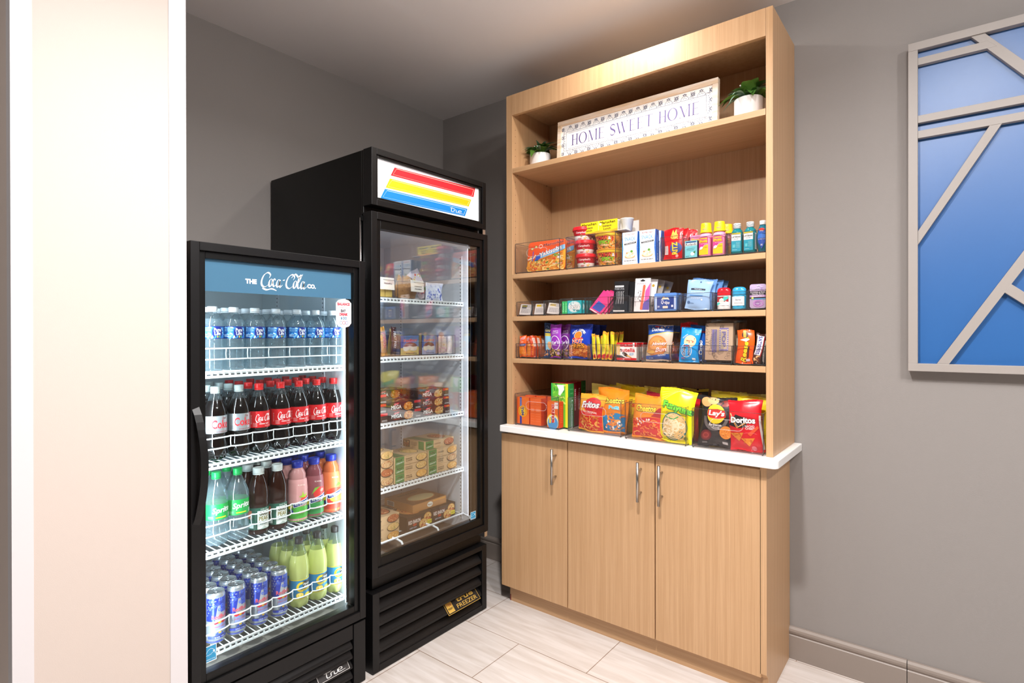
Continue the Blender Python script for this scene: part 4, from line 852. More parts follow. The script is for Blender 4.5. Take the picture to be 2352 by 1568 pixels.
# bins: clear open boxes
def bin_(lab, x0, x1, yf, yb, z, h, handle=False, rz=None, loc=None, group=None, t=.0025, feet=True):
    """clear bin; local front faces -y"""
    w = x1 - x0; dp = yb - yf; mb = MB(); f = .004 if feet else 0
    mb.box(-w / 2, w / 2, 0, dp, f, f + t, ACR)
    for a in ((-w / 2, w / 2, 0, t), (-w / 2, w / 2, dp - t, dp), (-w / 2, -w / 2 + t, t, dp - t), (w / 2 - t, w / 2, t, dp - t)): mb.box(*a, f + t, h, ACR)
    o = root('clear_bin', lab, 'storage bin', loc or ((x0 + x1) / 2, yf, z), rz if rz is not None else 0, group)
    mb.build('body', o)
    mb = MB(); e = .0011
    for a in ((-w / 2, w / 2, 0, t), (-w / 2, w / 2, dp - t, dp), (-w / 2, -w / 2 + t, t, dp - t), (w / 2 - t, w / 2, t, dp - t)): mb.box(*a, h, h + .0016, ACRE)
    for x in (-w / 2, w / 2):
        for y in (0, dp): mb.box(x - e, x + e, y - e, y + e, f, h, ACRE)
    mb.box(-w / 2, w / 2, -e, 0, f, f + .003, ACRE); mb.box(w / 2, w / 2 + e, 0, dp, f, f + .003, ACRE)
    if feet:
        for x in (-w / 2 + .003, w / 2 - .003):
            for y in (.003, dp - .003): mb.box(x - .002, x + .002, y - .002, y + .002, 0, f, ACRE)
    mb.build('rim', o)
    if handle:
        mb = MB(); R = .019; L = w * .16; c = h * .66; pts = [(L + R * cos(a), -.001, c + R * sin(a)) for a in [-pi / 2 + pi * i / 10 for i in range(11)]] + [(-L + R * cos(a), -.001, c + R * sin(a)) for a in [pi / 2 + pi * i / 10 for i in range(11)]]
        mb.tube(pts, .0013, clear('handle_plastic', '#fbf6f4', 1.9, '#c8a8a0', .3, .25, dcol='#ffffff') if 'handle_plastic' not in _M else _M['handle_plastic'], 6, closed=True); mb.build('handle', o)
    return o
def fbin(lab, y0, y1, z, h, x=.632, dp=.3): return bin_(lab, y0, y1, 0, dp, z, h, rz=RZ, loc=(x, (y0 + y1) / 2, z), group='clear bins in the freezer', feet=False)
za = 1.4765; zb_ = 1.224
fbin('clear bin of yellow fruit with a paper PINEAPPLE tag', -1.08, -.915, za, .075); fbin('clear bin of fruit bars with a paper MANGO STRAWBERRY tag', -.9, -.742, za, .075)
def ptag(lab, y, z, lines, w=.078):
    mb = MB(); mb.box(-w / 2, w / 2, 0, .0008, 0, .052, '#efe9e2'); g = front(mb)
    for i, t in enumerate(lines): g.text(t, .005, .026 - .012 * i + (.0 if len(lines) == 1 else -.002), w * .55, '#2a2422', h=.006, bold=.03)
    o = tag(mb.build('paper_tag'), lab, 'paper tag'); o.location = (.6345, y, z); o.rotation_euler = (radians(-4), 0, RZ + .02)
ptag('white paper tag reading PINEAPPLE on the leftmost freezer bin', -.957, za + .034, ['PINEAPPLE']); ptag('white paper tag reading MANGO STRAWBERRY on a freezer bin', -.787, za + .034, ['MANGO', 'STRAWBERRY'])
for i in range(3):
    mb = carton(.036, .09, .052, '#e6cc72', .5); mb.box(-.0185, .0185, -.001, .091, .044, .050, '#d8b850'); o = tag(mb.build('fruit_bar_box'), f"yellow fruit pop pack, {['left', 'middle', 'right'][i]} of three in the leftmost freezer bin", 'fruit pops', 'yellow fruit pops'); place(o, .622, -1.02 + .04 * i, za + .003)
for i in range(3):
    mb, g = bag(.075, .10, .016, '#b08452', i, .5, wr=.5); g.bits(-.03, .02, .03, .08, 14, ['#c89a64', '#8a6038'], .003, .006, 'e', i)
    o = tag(mb.build('brown_wrapped_bar'), f"brown wrapped ice cream bar, {['left', 'middle', 'right'][i]} of three leaning in the mango bin", 'ice cream bar', 'brown wrapped bars'); place(o, .60 - .004 * i, -.862 + .03 * i, za + .004, RZ, -.1, .32)
mb, g = bag(.11, .085, .03, '#dfe4f4', 8, .3); g.bits(-.05, .005, .05, .05, 40, ['#8c98d8', '#f4f4fa', '#b4bce8', '#6a78c8'], .003, .008, 'e', 2).bits(-.05, .05, .05, .08, 14, ['#5868c8', '#c8d0f0'], .003, .007, 'e', 3)
place(tag(mb.build('frozen_snack_bag'), 'white and blue frozen snack bag lying right of the mango tag', 'snack bag'), .60, -.655, za, RZ)
mb, g = bag(.07, .13, .022, '#e8dce8', 9, .3); g.bits(-.03, .02, .03, .11, 34, ['#9a8cc8', '#e86a50', '#f4d060', '#ffffff'], .003, .007, 'e', 2).ell(.018, .03, .008, col='#7ab040')
place(tag(mb.build('frozen_novelty_bag'), 'white frozen novelty pouch leaning diagonally above the mango tag', 'snack bag'), .59, -.70, za + .022, RZ, -.15, -.55)
fbin('clear bin of chocolate ice cream bars at the left of freezer second shelf', -1.08, -.888, zb_, .105); fbin('clear bin holding the yellow and blue ice cream sandwich box', -.886, -.763, zb_, .09); fbin('clear bin holding the pale blue ice cream sandwich box', -.761, -.661, zb_, .09); fbin('clear bin of pale wrapped cones at the right of freezer second shelf', -.659, -.545, zb_, .09)
def fat(lab, y, w, c1, c2, flav):
    h = .086; mb = carton(w, .12, h, c1); g = front(mb); g.rect(-w / 2, 0, w / 2, h, c1).rect(-w / 2, 0, w / 2, h * .42, c2).poly([(-w / 2, h * .36), (-w * .15, h * .36), (-w * .28, h), (-w / 2, h)], '#2a58b8')
    g.text('FatBoy', .006, h * .74, w * .74, '#d83848', h=.015, bold=.05, out='#f4e4e8', ow=.03, rot=.06).poly([(-w * .34, h * .44), (-w * .2, h * .6), (.0, h * .66), (w * .3, h * .6), (w * .42, h * .46), (w * .2, h * .42), (0, h * .5), (-w * .15, h * .44)], '#8a4848')
    g.poly([(-w * .36, h * .42), (-w * .15, h * .43), (0, h * .48), (w * .2, h * .41), (w * .42, h * .45), (w * .38, h * .24), (w * .2, h * .2), (0, h * .26), (-w * .2, h * .18), (-w * .34, h * .26)], '#efe8de').text(flav, .01, h * .08, w * .6, '#3a3a50', h=.006, shear=.2)
    gl = side_l(mb, w, .12); gl.rect(.01, .04, .11, .08, '#2a58b8').text('FatBoy', .06, .06, .07, '#d83848', h=.013, bold=.04)
    gt = top(mb, h); gt.rect(-w / 2, 0, w / 2, .12, '#1c2c7c'); place(tag(mb.build('ice_cream_sandwich_box'), lab, 'ice cream box'), .622, y, zb_ + .004)
fat('blue and yellow ice cream sandwich box in a clear bin', -.8245, .108, '#6a8cc8', '#e4cc7c', 'Vanilla'); fat('pale blue and purple ice cream sandwich box in a clear bin', -.711, .09, '#8c9ad4', '#b4c0e4', 'Cookies & Cream')
for i, (t, c, tc, y, a) in enumerate((('TWIX', '#c08a3c', '#c81e28', -.955, -.1), ('MILKY WAY', '#3a2426', '#e8ecf4', -.908, .08))):
    mb, g = bag(.032, .125, .014, c, 20 + i, .25, wr=.4); g.text(t, 0, .068, .075, tc, h=.015, bold=.05, rot=-pi / 2, out='#f4e8d8' if i == 0 else '#24408c', ow=.03)
    place(tag(mb.build('ice_cream_bar'), ['gold wrapped ice cream bar with red lettering in freezer bin', 'dark brown wrapped ice cream bar with white lettering in freezer bin'][i], 'ice cream bar'), .615, y, zb_ + .004, RZ, -.08, a)
for i in range(5):
    mb, g = bag(.03, .115, .012, ['#b8823a', '#4a2c28', '#a87434', '#5a3430', '#9a8a50'][i], 30 + i, .25, wr=.4); place(tag(mb.build('ice_cream_bar'), f"{['golden', 'dark brown', 'tan', 'maroon brown', 'olive gold'][i]} wrapped ice cream bar standing behind the lettered bars", 'ice cream bar', 'wrapped bars behind'), .58 - .02 * (i % 2), -1.03 + .032 * i, zb_ + .004, RZ, -.05, .08 * (i - 2))
for i in range(3):
    mb, g = bag(.036, .082, .02, '#d9cfc8', 40 + i, .35, wr=.6); g.bits(-.015, .005, .015, .03, 12, ['#c88ab8', '#e8c8d8'], .002, .005, 'e', i).bits(-.015, .03, .015, .075, 12, ['#e8dcc0', '#c8b088'], .002, .006, 'e', i + 4)
    place(tag(mb.build('wrapped_ice_cream_cone'), f"pale wrapped ice cream cone, {['left', 'middle', 'right'][i]} of three in the rightmost freezer bin", 'ice cream cone', 'pale wrapped cones'), .612, -.64 + .038 * i, zb_ + .004, RZ)
# ================================================================ first product shelf of the hutch (z 1.6123)
Z1_ = 1.6125; YF = -.338
def on(o, x, y, z, rz=0, rx=0, ry=0): o.location = (x, y, z); o.rotation_euler = (rx, ry, rz); return o
def T(o, lab, cat, grp=None): return tag(o, lab, cat, grp)
GB = 'clear bins on the oak shelves'
bin_('clear bin holding the orange noodle trays, left end of first product shelf', .843, 1.101, YF, -.06, Z1_, .148, True, group=GB)
bin_('clear bin holding red soup cups and hot spicy noodle bowls', 1.136, 1.387, YF, -.05, Z1_, .148, group=GB)
def tray(lab, x, y, front_=True):
    w, h, t = .215, .147, .036; mb = MB(); r = .018
    def rr(w, h, z0=0): return [(sx * (w / 2 - r) + r * cos(a), z0 + h / 2 + sz * (h / 2 - r) + r * sin(a)) for sx, sz, a0 in ((1, 1, 0), (-1, 1, pi / 2), (-1, -1, pi), (1, -1, 1.5 * pi)) for a in [a0 + pi / 2 * i / 5 for i in range(6)]]
    mb.prism(rr(w, h), 1, 0, .004, '#e8602a'); o1, o2 = rr(w - .01, h - .01, .005), rr(w - .05, h - .05, .025)
    mb.add([(p[0], .004, p[1]) for p in o1] + [(p[0], t, p[1]) for p in o2], [(i, (i + 1) % 24, 24 + (i + 1) % 24, 24 + i) for i in range(24)] + [list(range(24, 48))[::-1]], '#2a1a18')
    g = front(mb); g.poly([(p[0] * .99, p[1] * .985 + .001) for p in rr(w, h)], '#f0a030').bits(-.095, .008, .095, .07, 230, ['#f2a83a', '#f6c65a', '#e8882a', '#fbe08a', '#d8722a'], .006, .014, 'c', 3).bits(-.095, .008, .095, .065, 26, ['#e04a28', '#8aa83a', '#5a8a30', '#f0603a'], .004, .008, 'e', 9)
    g.poly([(-.105, .062), (-.085, .078), (-.02, .082), (.07, .1), (.105, .104), (.106, .132), (.095, .145), (-.095, .145), (-.106, .132)], '#ee5a26').line([(-.105, .060), (-.07, .068), (-.06, .082)], .006, '#f4e8dc').line([(-.075, .1), (-.078, .052)], .005, '#6a5ab8')
    g.poly([(-.065, .052), (-.056, .078), (.0, .092), (.085, .118), (.1, .12), (.102, .1), (.07, .088), (-.01, .064)], '#7cc0f0').poly([(-.065, .05), (-.058, .074), (-.03, .082), (-.034, .06)], '#2a58c8')
    g.text('Yakisoba', .022, .094, .125, '#ffffff', h=.021, bold=.06, shear=.15, rot=.26, out='#1c3a8c', ow=.05).poly([(-.045, .05), (-.04, .06), (.085, .092), (.088, .082)], '#f0902c').text('Chicken Flavor', .022, .0705, .105, '#5a3418', h=.0085, bold=.03, shear=.3, rot=.245)
    g.text('Maruchan', .038, .131, .112, '#c01830', h=.014, bold=.05, rot=.11, out='#f8e8dc', ow=.03).ring(-.034, .121, .011, .010, .003, '#f4e0d4')
    for x_, z_ in ((-.082, .113), (-.06, .121)): g.rect(x_ - .008, z_ - .006, x_ + .008, z_ + .006, '#4a4030').rect(x_ - .006, z_ - .0045, x_ + .006, z_ + .0045, '#ecdc90')
    g.poly([(.062, .058), (.066, .078), (.072, .08), (.082, .062), (.08, .054)], '#f4f4f0').lines(-.07, .03, -.02, .034, 1, '#4a2a6a').lines(.04, .028, .09, .034, 1, '#f4e8f0').bits(.045, .07, .07, .085, 5, ['#7ca040'], .005, .008, 'e', 4)
    return on(T(mb.build('noodle_tray'), lab, 'noodle tray', 'orange noodle trays'), x, y, Z1_ + .007, .04, radians(-7))
tray('orange noodle tray with rounded corners, front one in leftmost bin', 1.008, -.318); tray('orange noodle tray standing behind the front noodle tray', 1.022, -.262)
def cup_():
    r = root('soup_cup', '', 'soup cup'); mb = MB(); mb.lathe([(.034, 0), (.036, .002), (.045, .05)], K('#f2efec', .4), 40)
    cr = lambda z: .036 + (z - .002) * .009 / .048
    g = G(mb, lambda u, v, d: ((cr(v) + d) * sin(u / .04), -(cr(v) + d) * cos(u / .04), v), .008, .0004, .00014)
    g.rect(-.125, .022, .125, .048, '#c01c2a').text("Campbell's", 0, .036, .052, '#ffffff', h=.011, bold=.03, shear=.2).ell(0, .022, .005, .005, '#a8905c', 0, 14).rect(-.02, .006, -.004, .008, '#c83040').rect(-.018, .010, .0, .012, '#c83040').ell(.018, .012, .008, .006, '#f0c070', .4).bits(.012, .006, .03, .02, 6, ['#e8a040', '#f4d8a0', '#ffffff'], .002, .004, 'e', 3); mb.build('cup', r)
    mb = MB(); mb.lathe([(.0465, .046), (.0485, .047), (.0485, .054), (.047, .056), (.047, .060), (.0455, .0635), (.042, .0635), (.041, .0605), (0, .0605)], K('#e0202c', .3), 40, cap=False); mb.build('lid', r); return r
cu = cup_(); GC = 'red lidded soup cups'
cup_at = [(1.206, -.278, 0, 'bottom of the front stack'), (1.204, -.28, 1, 'middle of the front stack'), (1.192, -.28, 2, 'top of the front stack'), (1.232, -.17, 0, 'bottom of the rear stack'), (1.230, -.172, 1, 'middle of the rear stack'), (1.226, -.17, 2, 'top of the rear stack')]
for i, (x, y, k, l) in enumerate(cup_at):
    o = cu if i == 0 else clone(cu); o['label'] = 'red and white soup cup with red lid, ' + l; o['group'] = GC; o.location = (x, y, Z1_ + .0065 + .0612 * k + .0005 * k); o.rotation_euler = (0, 0, .35)
def hotbowl():
    mb = MB(); P = [(.044, 0), (.047, .003), (.057, .068)]; mb.lathe(P + [(.060, .07), (.060, .0735), (.056, .074), (0, .074)], lambda z: K('#e8952c', .4) if z < .069 else K('#f0a838', .35), 44)
    cr = lambda z: .047 + (z - .003) * .010 / .065
    g = G(mb, lambda u, v, d: ((cr(v) + d) * sin(u / .052), -(cr(v) + d) * cos(u / .052), v), .009, .0004, .00014)
    g.rect(-.16, .004, .16, .066, '#eea02e').bits(-.15, .005, .15, .035, 150, ['#e0802a', '#f4c060', '#c85a20', '#f8d890', '#8a3a18', '#4a7a30'], .004, .009, 'c', 2).rect(-.16, .058, .16, .067, '#f4cc30')
    g.text('HOT', -.006, .047, .042, '#e8182c', h=.016, bold=.08, out='#181414', ow=.05).text('&', .024, .046, .012, '#ffffff', h=.013, bold=.05, out='#181414', ow=.05).text('SPICY', .0, .029, .056, '#9ae028', h=.016, bold=.08, out='#181414', ow=.05).poly([(.033, .055), (.039, .05), (.038, .03), (.034, .036)], '#e01c24').ell(-.036, .052, .007, .004, '#c82030').text('CHICKEN', .0, .0165, .04, '#f8f0e0', h=.004, bold=.03).text('000000', .004, .0095, .026, '#2a2018', h=.005, bold=.02, shear=.4)
    return mb.build('noodle_bowl')
hb = hotbowl(); GH = 'hot and spicy noodle bowls'
for i, (x, y, k, l, rz) in enumerate([(1.325, -.272, 0, 'lower of the front pair', .3), (1.318, -.272, 1, 'upper of the front pair', .12), (1.327, -.145, 0, 'lower of the rear pair', .2), (1.32, -.147, 1, 'upper of the rear pair', .1)]):
    o = hb if i == 0 else hb.copy()
    if i: COL.objects.link(o)
    T(o, 'orange HOT & SPICY noodle bowl, ' + l, 'noodle bowl', GH); on(o, x, y, Z1_ + .0066 + .0745 * k, rz)
mc = root('noodle_cup_carton', 'yellow two-front carton of instant noodle cups on top of the spicy bowls', 'carton', (1.291, -.31, Z1_ + .1565), -.02)
mb = MB(); mb.box(-.094, .092, 0, .002, 0, .052, '#f4d81e'); mb.box(-.094, -.092, 0, .13, 0, .052, '#e8e4de'); mb.box(-.094, .13, .128, .13, 0, .06, '#e8e4de'); mb.box(-.094, .13, .002, .128, 0, .002, '#dcd8d0')
g = front(mb); g.rect(-.094, 0, .092, .052, '#f6dc1c').rect(-.003, 0, -.001, .052, '#fbf0a0').poly([(-.094, 0), (-.094, .008), (-.04, .004), (-.002, .01), (.05, .004), (.092, .012), (.092, 0)], '#f0a830')
for x in (-.05, .045): g.text('Maruchan', x, .042, .074, '#2a2420', h=.0115, bold=.04, rot=.02).text('Instant', x - .003, .027, .044, '#2a2420', h=.0095, bold=.03).text('Lunch', x - .003, .0145, .036, '#2a2420', h=.0095, bold=.03)
g.ell(.009, .036, .006, col='#f4ecc8'); mb.build('carton', mc)
for x in (-.045, .048, .112):
    mb = MB(); mb.lathe([(.022, .0025), (.028, .052), (.030, .053), (.030, .056)], K('#f4f2ee', .5), 28, x - (.002 if x > .1 else 0), .055); mb.build('foam_cup', mc)
# snack kits
def kit():
    w, dp, h = .072, .034, .137; mb = carton(w, dp, h, '#2f78d0'); g = front(mb); g.rect(-w / 2, 0, w / 2, h, '#f2f3f4').poly([(-w / 2, 0), (-w / 2 + .001, 0), (-w / 2 + .005, h * .5), (-w / 2 + .001, h), (-w / 2, h)], '#4a9ae0').poly([(w / 2, 0), (w / 2 - .001, 0), (w / 2 - .006, h * .5), (w / 2 - .001, h), (w / 2, h)], '#2a6ac8').rect(-w / 2, h * .495, w / 2, h * .5, '#b8c4d0')
    g.text('BUMBLE BEE', 0, h * .93, .045, '#e08c90', h=.006, bold=.01).rect(-.005, h * .88, .005, h * .885, '#8a8a90').text('SNACK', 0, h * .79, .05, '#6aaad8', h=.016, bold=.02).text('ON THE RUN', 0, h * .7, .042, '#b8d0e4', h=.004).poly([(-.026, h * .61), (-.026, h * .655), (.028, h * .69), (.028, h * .645)], '#2a2a30').text('TUNA SALAD KIT', .001, h * .65, .046, '#f4f4f4', h=.0042, rot=.09, bold=.02)
    g.ell(0, h * .25, .024, .008, '#e8a860').ell(0, h * .3, .022, .014, '#f2d8b8').bits(-.018, h * .25, .018, h * .38, 16, ['#f8ece0', '#eac8a0', '#f4b088', '#ffffff'], .003, .005, 'e', 5).ell(.008, h * .40, .006, .005, '#5f9a3a').ell(-.014, h * .36, .004, .003, '#e8905a').lines(-.026, h * .08, .026, h * .14, 1, '#8a8a90').lines(-.018, h * .03, .018, h * .06, 1, '#b0b0b4')
    gs = side_r(mb, w); gs.rect(0, 0, dp, h, '#2a68c4').rect(.01, h * .84, .026, h * .97, '#1c4a98').text('SNACK ON THE RUN', dp / 2, h * .55, .06, '#a8c8f0', h=.006, rot=pi / 2).text('KIT', dp / 2, h * .2, .03, '#dce8f8', h=.01, rot=pi / 2)
    top(mb, h).rect(-w / 2, 0, w / 2, dp, '#3a84d8'); return mb.build('snack_kit_box')
kt = kit(); GK = 'white and blue snack kit boxes'
for i, (x, y, l) in enumerate([(1.4535, -.333, 'left front one'), (1.5315, -.333, 'right front one'), (1.4545, -.29, 'directly behind the left front one'), (1.536, -.285, 'directly behind the right front one')]):
    o = kt if i == 0 else kt.copy()
    if i: COL.objects.link(o)
    T(o, 'white and blue snack kit box, ' + l, 'snack box', GK); on(o, x, y, Z1_ + .0005, .02 if i % 2 else -.01)
bin_('clear bin of red cracker bags on the first product shelf', 1.592, 1.683, YF, -.08, Z1_, .098, group=GB)
for i in range(4):
    mb, g = bag(.084, .128, .02, '#d8141e', 50 + i, .22)
    if i == 0:
        g.ell(.008, .092, .017, .012, '#e8a23a', .2).bits(-.006, .083, .022, .104, 16, ['#f0c060', '#c87828'], .002, .004, 'e', 5).poly([(-.004, .1), (.0, .12), (.008, .105), (.014, .122), (.02, .1)], '#f0b848').ell(.012, .044, .026, .023, '#2a4a9a', 0, 20).text('RITZ', .008, .044, .05, '#f8d838', h=.024, bold=.08, rot=pi / 2, out='#c01018', ow=.02).rect(-.038, .02, -.022, .055, '#f0e4e2').lines(-.036, .022, -.024, .053, 9, '#8a6a6a').ell(.018, .012, .006, col='#e8b0a8')
    on(T(mb.build('cracker_bag'), ['red cracker bag with yellow and blue logo at the front', 'plain red cracker bag directly behind the logo one', 'red cracker bag third in the file', 'red cracker bag at the back of its bin'][i], 'cracker bag', 'red cracker bags'), 1.636 + .006 * i, -.318 + .03 * i, Z1_ + .008, -.05 + .03 * i, radians(-6))
bin_('low clear bin of stomach remedies on the first product shelf', 1.687, 1.852, YF, -.1, Z1_, .083, group=GB)
mb = carton(.049, .028, .066, '#6cc0d0'); g = front(mb); g.rect(-.0245, 0, .0245, .066, '#7cd0dc').rect(-.02, .058, .02, .063, '#2a4a8a').rect(-.0245, .046, .0245, .057, '#f4f8f8').text('Rolaids', 0, .0515, .044, '#1c2430', h=.009, bold=.03, shear=.1).text('INSTANTLY', 0, .035, .034, '#2a6a80', h=.004, rot=.08, bold=.02).text('2x FASTER', -.002, .029, .028, '#2a6a80', h=.003, rot=.08).ell(.006, .014, .008, .007, '#f4f8f6').poly([(.008, .02), (.018, .026), (.016, .014)], '#3a8a4a').lines(-.02, .003, -.006, .007, 1, '#1c5a70'); side_r(mb, .049).rect(0, 0, .028, .066, '#2c2c58')
on(T(mb.build('antacid_box'), 'small teal antacid box with white band between red bags and pink bottles', 'medicine box'), 1.7145, -.332, Z1_ + .0075)
mb = carton(.056, .03, .096, '#ee82b0'); g = front(mb); g.rect(-.028, 0, .028, .096, '#f08cb8').text('Pepto', 0, .076, .044, '#f4d020', h=.016, bold=.06, out='#d0206a', ow=.02)
on(T(mb.build('pink_remedy_box'), 'pink remedy box standing behind the teal box', 'medicine box'), 1.716, -.27, Z1_ + .0075)
def pep():
    r = root('pink_remedy_bottle', '', 'bottle'); f = lambda a, q, z: q * (1 + .0 * a) ; mb = MB()
    def sq(a, q, z): c, s_ = abs(cos(a)), abs(sin(a)); k = (c ** 3.5 + s_ ** 3.5) ** (-1 / 3.5); return q * (k if z < .078 else 1 + (k - 1) * max(0, 1 - (z - .078) / .012))
    mb.lathe([(.0, .001), (.022, .0), (.0238, .003), (.0238, .076), (.021, .086), (.0165, .092), (.0155, .097)], K('#f29cc0', .3), 40, rf=sq)
    g = G(mb, lambda u, v, d: (u, -.0238 - d * 1.2, v), 0, .0004, .0002); g.rect(-.018, .006, .018, .074, '#e63c96').poly([(-.018, .006), (-.018, .024), (-.008, .028), (.004, .042), (.018, .044), (.018, .006)], '#f4cc1c').line([(-.018, .026), (-.008, .03), (.004, .044), (.018, .046)], .0018, '#f8c8dc').rect(-.0165, .052, .015, .071, '#f4c820').text('Pepto', 0, .064, .03, '#e0308c', h=.010, bold=.07, out='#fff0a0', ow=.02).text('Bismol', .0, .055, .022, '#b01c60', h=.004).ell(-.009, .032, .007, .005, '#f8e8f0', .6).text('5 SYMPTOM', .009, .034, .014, '#a04a10', h=.003).lines(-.01, .046, .016, .049, 1, '#f8d0e4')
    gs = G(mb, lambda u, v, d: (.0238 + d * 1.2, u, v), 0, .0004, .0002); gs.rect(-.016, .006, .016, .074, '#e86aa8').lines(-.013, .01, .013, .07, 14, '#c03a80'); mb.build('body', r)
    mb = MB(); mb.lathe([(.0205, .092), (.0225, .092), (.0222, .097), (.0205, .099), (.0188, .128), (.018, .130), (0, .130)], K('#f6d416', .35), 36)
    g = G(mb, lambda u, v, d: ((.0198 + d) * sin(u / .0198), -(.0198 + d) * cos(u / .0198), v), .006, .0006, .0002); g.text('TRAVEL', 0, .121, .018, '#c8781c', h=.0035).text('SIZE', 0, .115, .011, '#c8781c', h=.0035).text('Pepto', .002, .105, .018, '#e03a8c', h=.006, bold=.04, shear=.3); mb.build('dose_cap', r); return r
pb = pep()
for i, (x, y, l) in enumerate([(1.7665, -.31, 'left of the front pair'), (1.8185, -.31, 'right of the front pair'), (1.824, -.235, 'third one behind the right front one')]):
    o = pb if i == 0 else clone(pb); o['label'] = 'pink remedy bottle with yellow cap, ' + l; o['group'] = 'pink remedy bottles'; o.location = (x, y, Z1_ + .0075); o.rotation_euler = (0, 0, -.08 + .1 * i)
bin_('low clear bin of mouthwash bottles at the right end of first product shelf', 1.856, 1.991, YF, -.1, Z1_, .083, group=GB)
def mouth():
    r = root('mouthwash_bottle', '', 'bottle'); mb = MB(); LQ = liquid('teal_mouthwash', '#1c8c94', .35)
    def sq(a, q, z): c, s_ = abs(cos(a)), abs(sin(a)); k = (c ** 4 + s_ ** 4) ** (-1 / 4); return q * (1 + (k - 1) * max(0, min(1, (.085 - z) / .015)))
    mb.lathe([(.0, .001), (.019, 0), (.0208, .003), (.0208, .078), (.018, .088), (.0125, .093), (.0105, .096)], LQ, 36, rf=sq)
    g = G(mb, lambda u, v, d: (u, -.0208 - d * 1.2, v), 0, .0004, .0002); g.rect(-.0165, .008, .0165, .076, '#1a9ab4').rect(-.0165, .048, .0165, .072, '#eef4f4').rect(-.0165, .072, .0165, .076, '#f0dc20').text('LISTERINE', 0, .062, .031, '#1c2430', h=.0062, bold=.05).text('COOL MINT', 0, .054, .018, '#2a7a90', h=.0035).rect(-.012, .022, -.003, .034, '#58c0cc').lines(0, .02, .013, .042, 6, '#8adae4').lines(-.013, .011, .004, .015, 1, '#a8e4ec')
    gs = G(mb, lambda u, v, d: (.0208 + d * 1.2, u, v), 0, .0004, .0002); gs.rect(-.015, .012, .015, .072, '#dfe8e8').lines(-.013, .014, .013, .068, 16, '#7a8a90'); mb.build('body', r)
    mb = MB(); mb.lathe([(.0125, .095), (.0135, .0955), (.0135, .113), (.0125, .115), (0, .115)], K('#e9e9e7', .4), 30)
    g = G(mb, lambda u, v, d: ((.0135 + d) * sin(u / .0135), -(.0135 + d) * cos(u / .0135), v), .005, .0003, .0001)
    for k in range(3): g.line([(-.036 + .012 * q, .0975 + .0055 * k + .0022 * ((q % 2))) for q in range(7)], .0016, '#34383c')
    mb.build('cap', r); return r
mo = mouth()
for i, (x, l) in enumerate([(1.8835, 'left of the two with striped caps'), (1.9305, 'right of the two with striped caps')]):
    o = mo if i == 0 else clone(mo); o['label'] = 'teal mouthwash bottle with white label, ' + l; o['group'] = 'teal mouthwash bottles'; o.location = (x, -.31, Z1_ + .0075); o.rotation_euler = (0, 0, .1 if i == 0 else -.06)
r = root('mouthwash_bottle', 'blue mouthwash bottle with diamond label beside the hutch right panel', 'bottle', (1.9735, -.305, Z1_ + .0075))
mb = MB(); LQ = liquid('blue_mouthwash', '#2a88a0', .4)
def dia(a, q, z): return q * (1 + .12 * abs(cos(a)) - (.1 * abs(sin(a))))
mb.lathe([(.0, .001), (.013, 0), (.0145, .003), (.0195, .045), (.0185, .07), (.013, .09), (.0095, .1), (.009, .103)], LQ, 32, rf=dia)
g = G(mb, lambda u, v, d: (u, -.0188 - d + abs(u) * .35, v), .006, .0012, .0002); g.poly([(-.010, .083), (-.0155, .05), (-.012, .034), (0, .01), (.012, .034), (.0155, .05), (.010, .083)], '#2450b0').ell(0, .081, .010, .0055, '#e02c24').poly([(-.0145, .05), (-.012, .07), (.012, .07), (.0145, .05)], '#3a7ad8').text('CLEAN MINT', 0, .046, .025, '#ffffff', h=.005, bold=.03).text('3X', 0, .025, .007, '#ffffff', h=.006, bold=.04).text('Pro', 0, .076, .012, '#ffffff', h=.004); mb.build('body', r)
mb = MB(); mb.lathe([(.0108, .1), (.0115, .101), (.0115, .114), (.0105, .1155), (0, .1155)], K('#e6eaec', .4), 30, rf=lambda a, q, z: q * (1 + .025 * (1 if int(a * 9) % 2 else -1))); mb.build('cap', r)
# ================================================================ second product shelf (z 1.4058)
Z2 = 1.406
def small_bin(lab, x0, x1, h=.070, yb=-.14): return bin_(lab, x0, x1, YF, yb, Z2, h, group=GB)
small_bin('small clear bin at left end holding white packet with black yellow mark', .851, .941); small_bin('small clear bin, second from left, holding white packet with yellow mark', .944, 1.012); small_bin('small clear bin, third from left, holding leaning white packet', 1.015, 1.1); small_bin('clear bin holding teal and green gum packs', 1.103, 1.235, .074); small_bin('clear bin holding pink and blue packets', 1.238, 1.352, .074); small_bin('clear bin holding the black hairpin card', 1.362, 1.452, .074); small_bin('clear bin holding the white nail file card', 1.456, 1.543, .068); small_bin('clear bin holding blue cotton swab boxes', 1.547, 1.669, .066); small_bin('clear bin holding pale blue wipes pouches', 1.674, 1.798, .072); small_bin('clear bin holding two deodorant sticks', 1.802, 1.926, .07); small_bin('clear bin holding purple dental packs at the right end', 1.93, 1.992, .074)
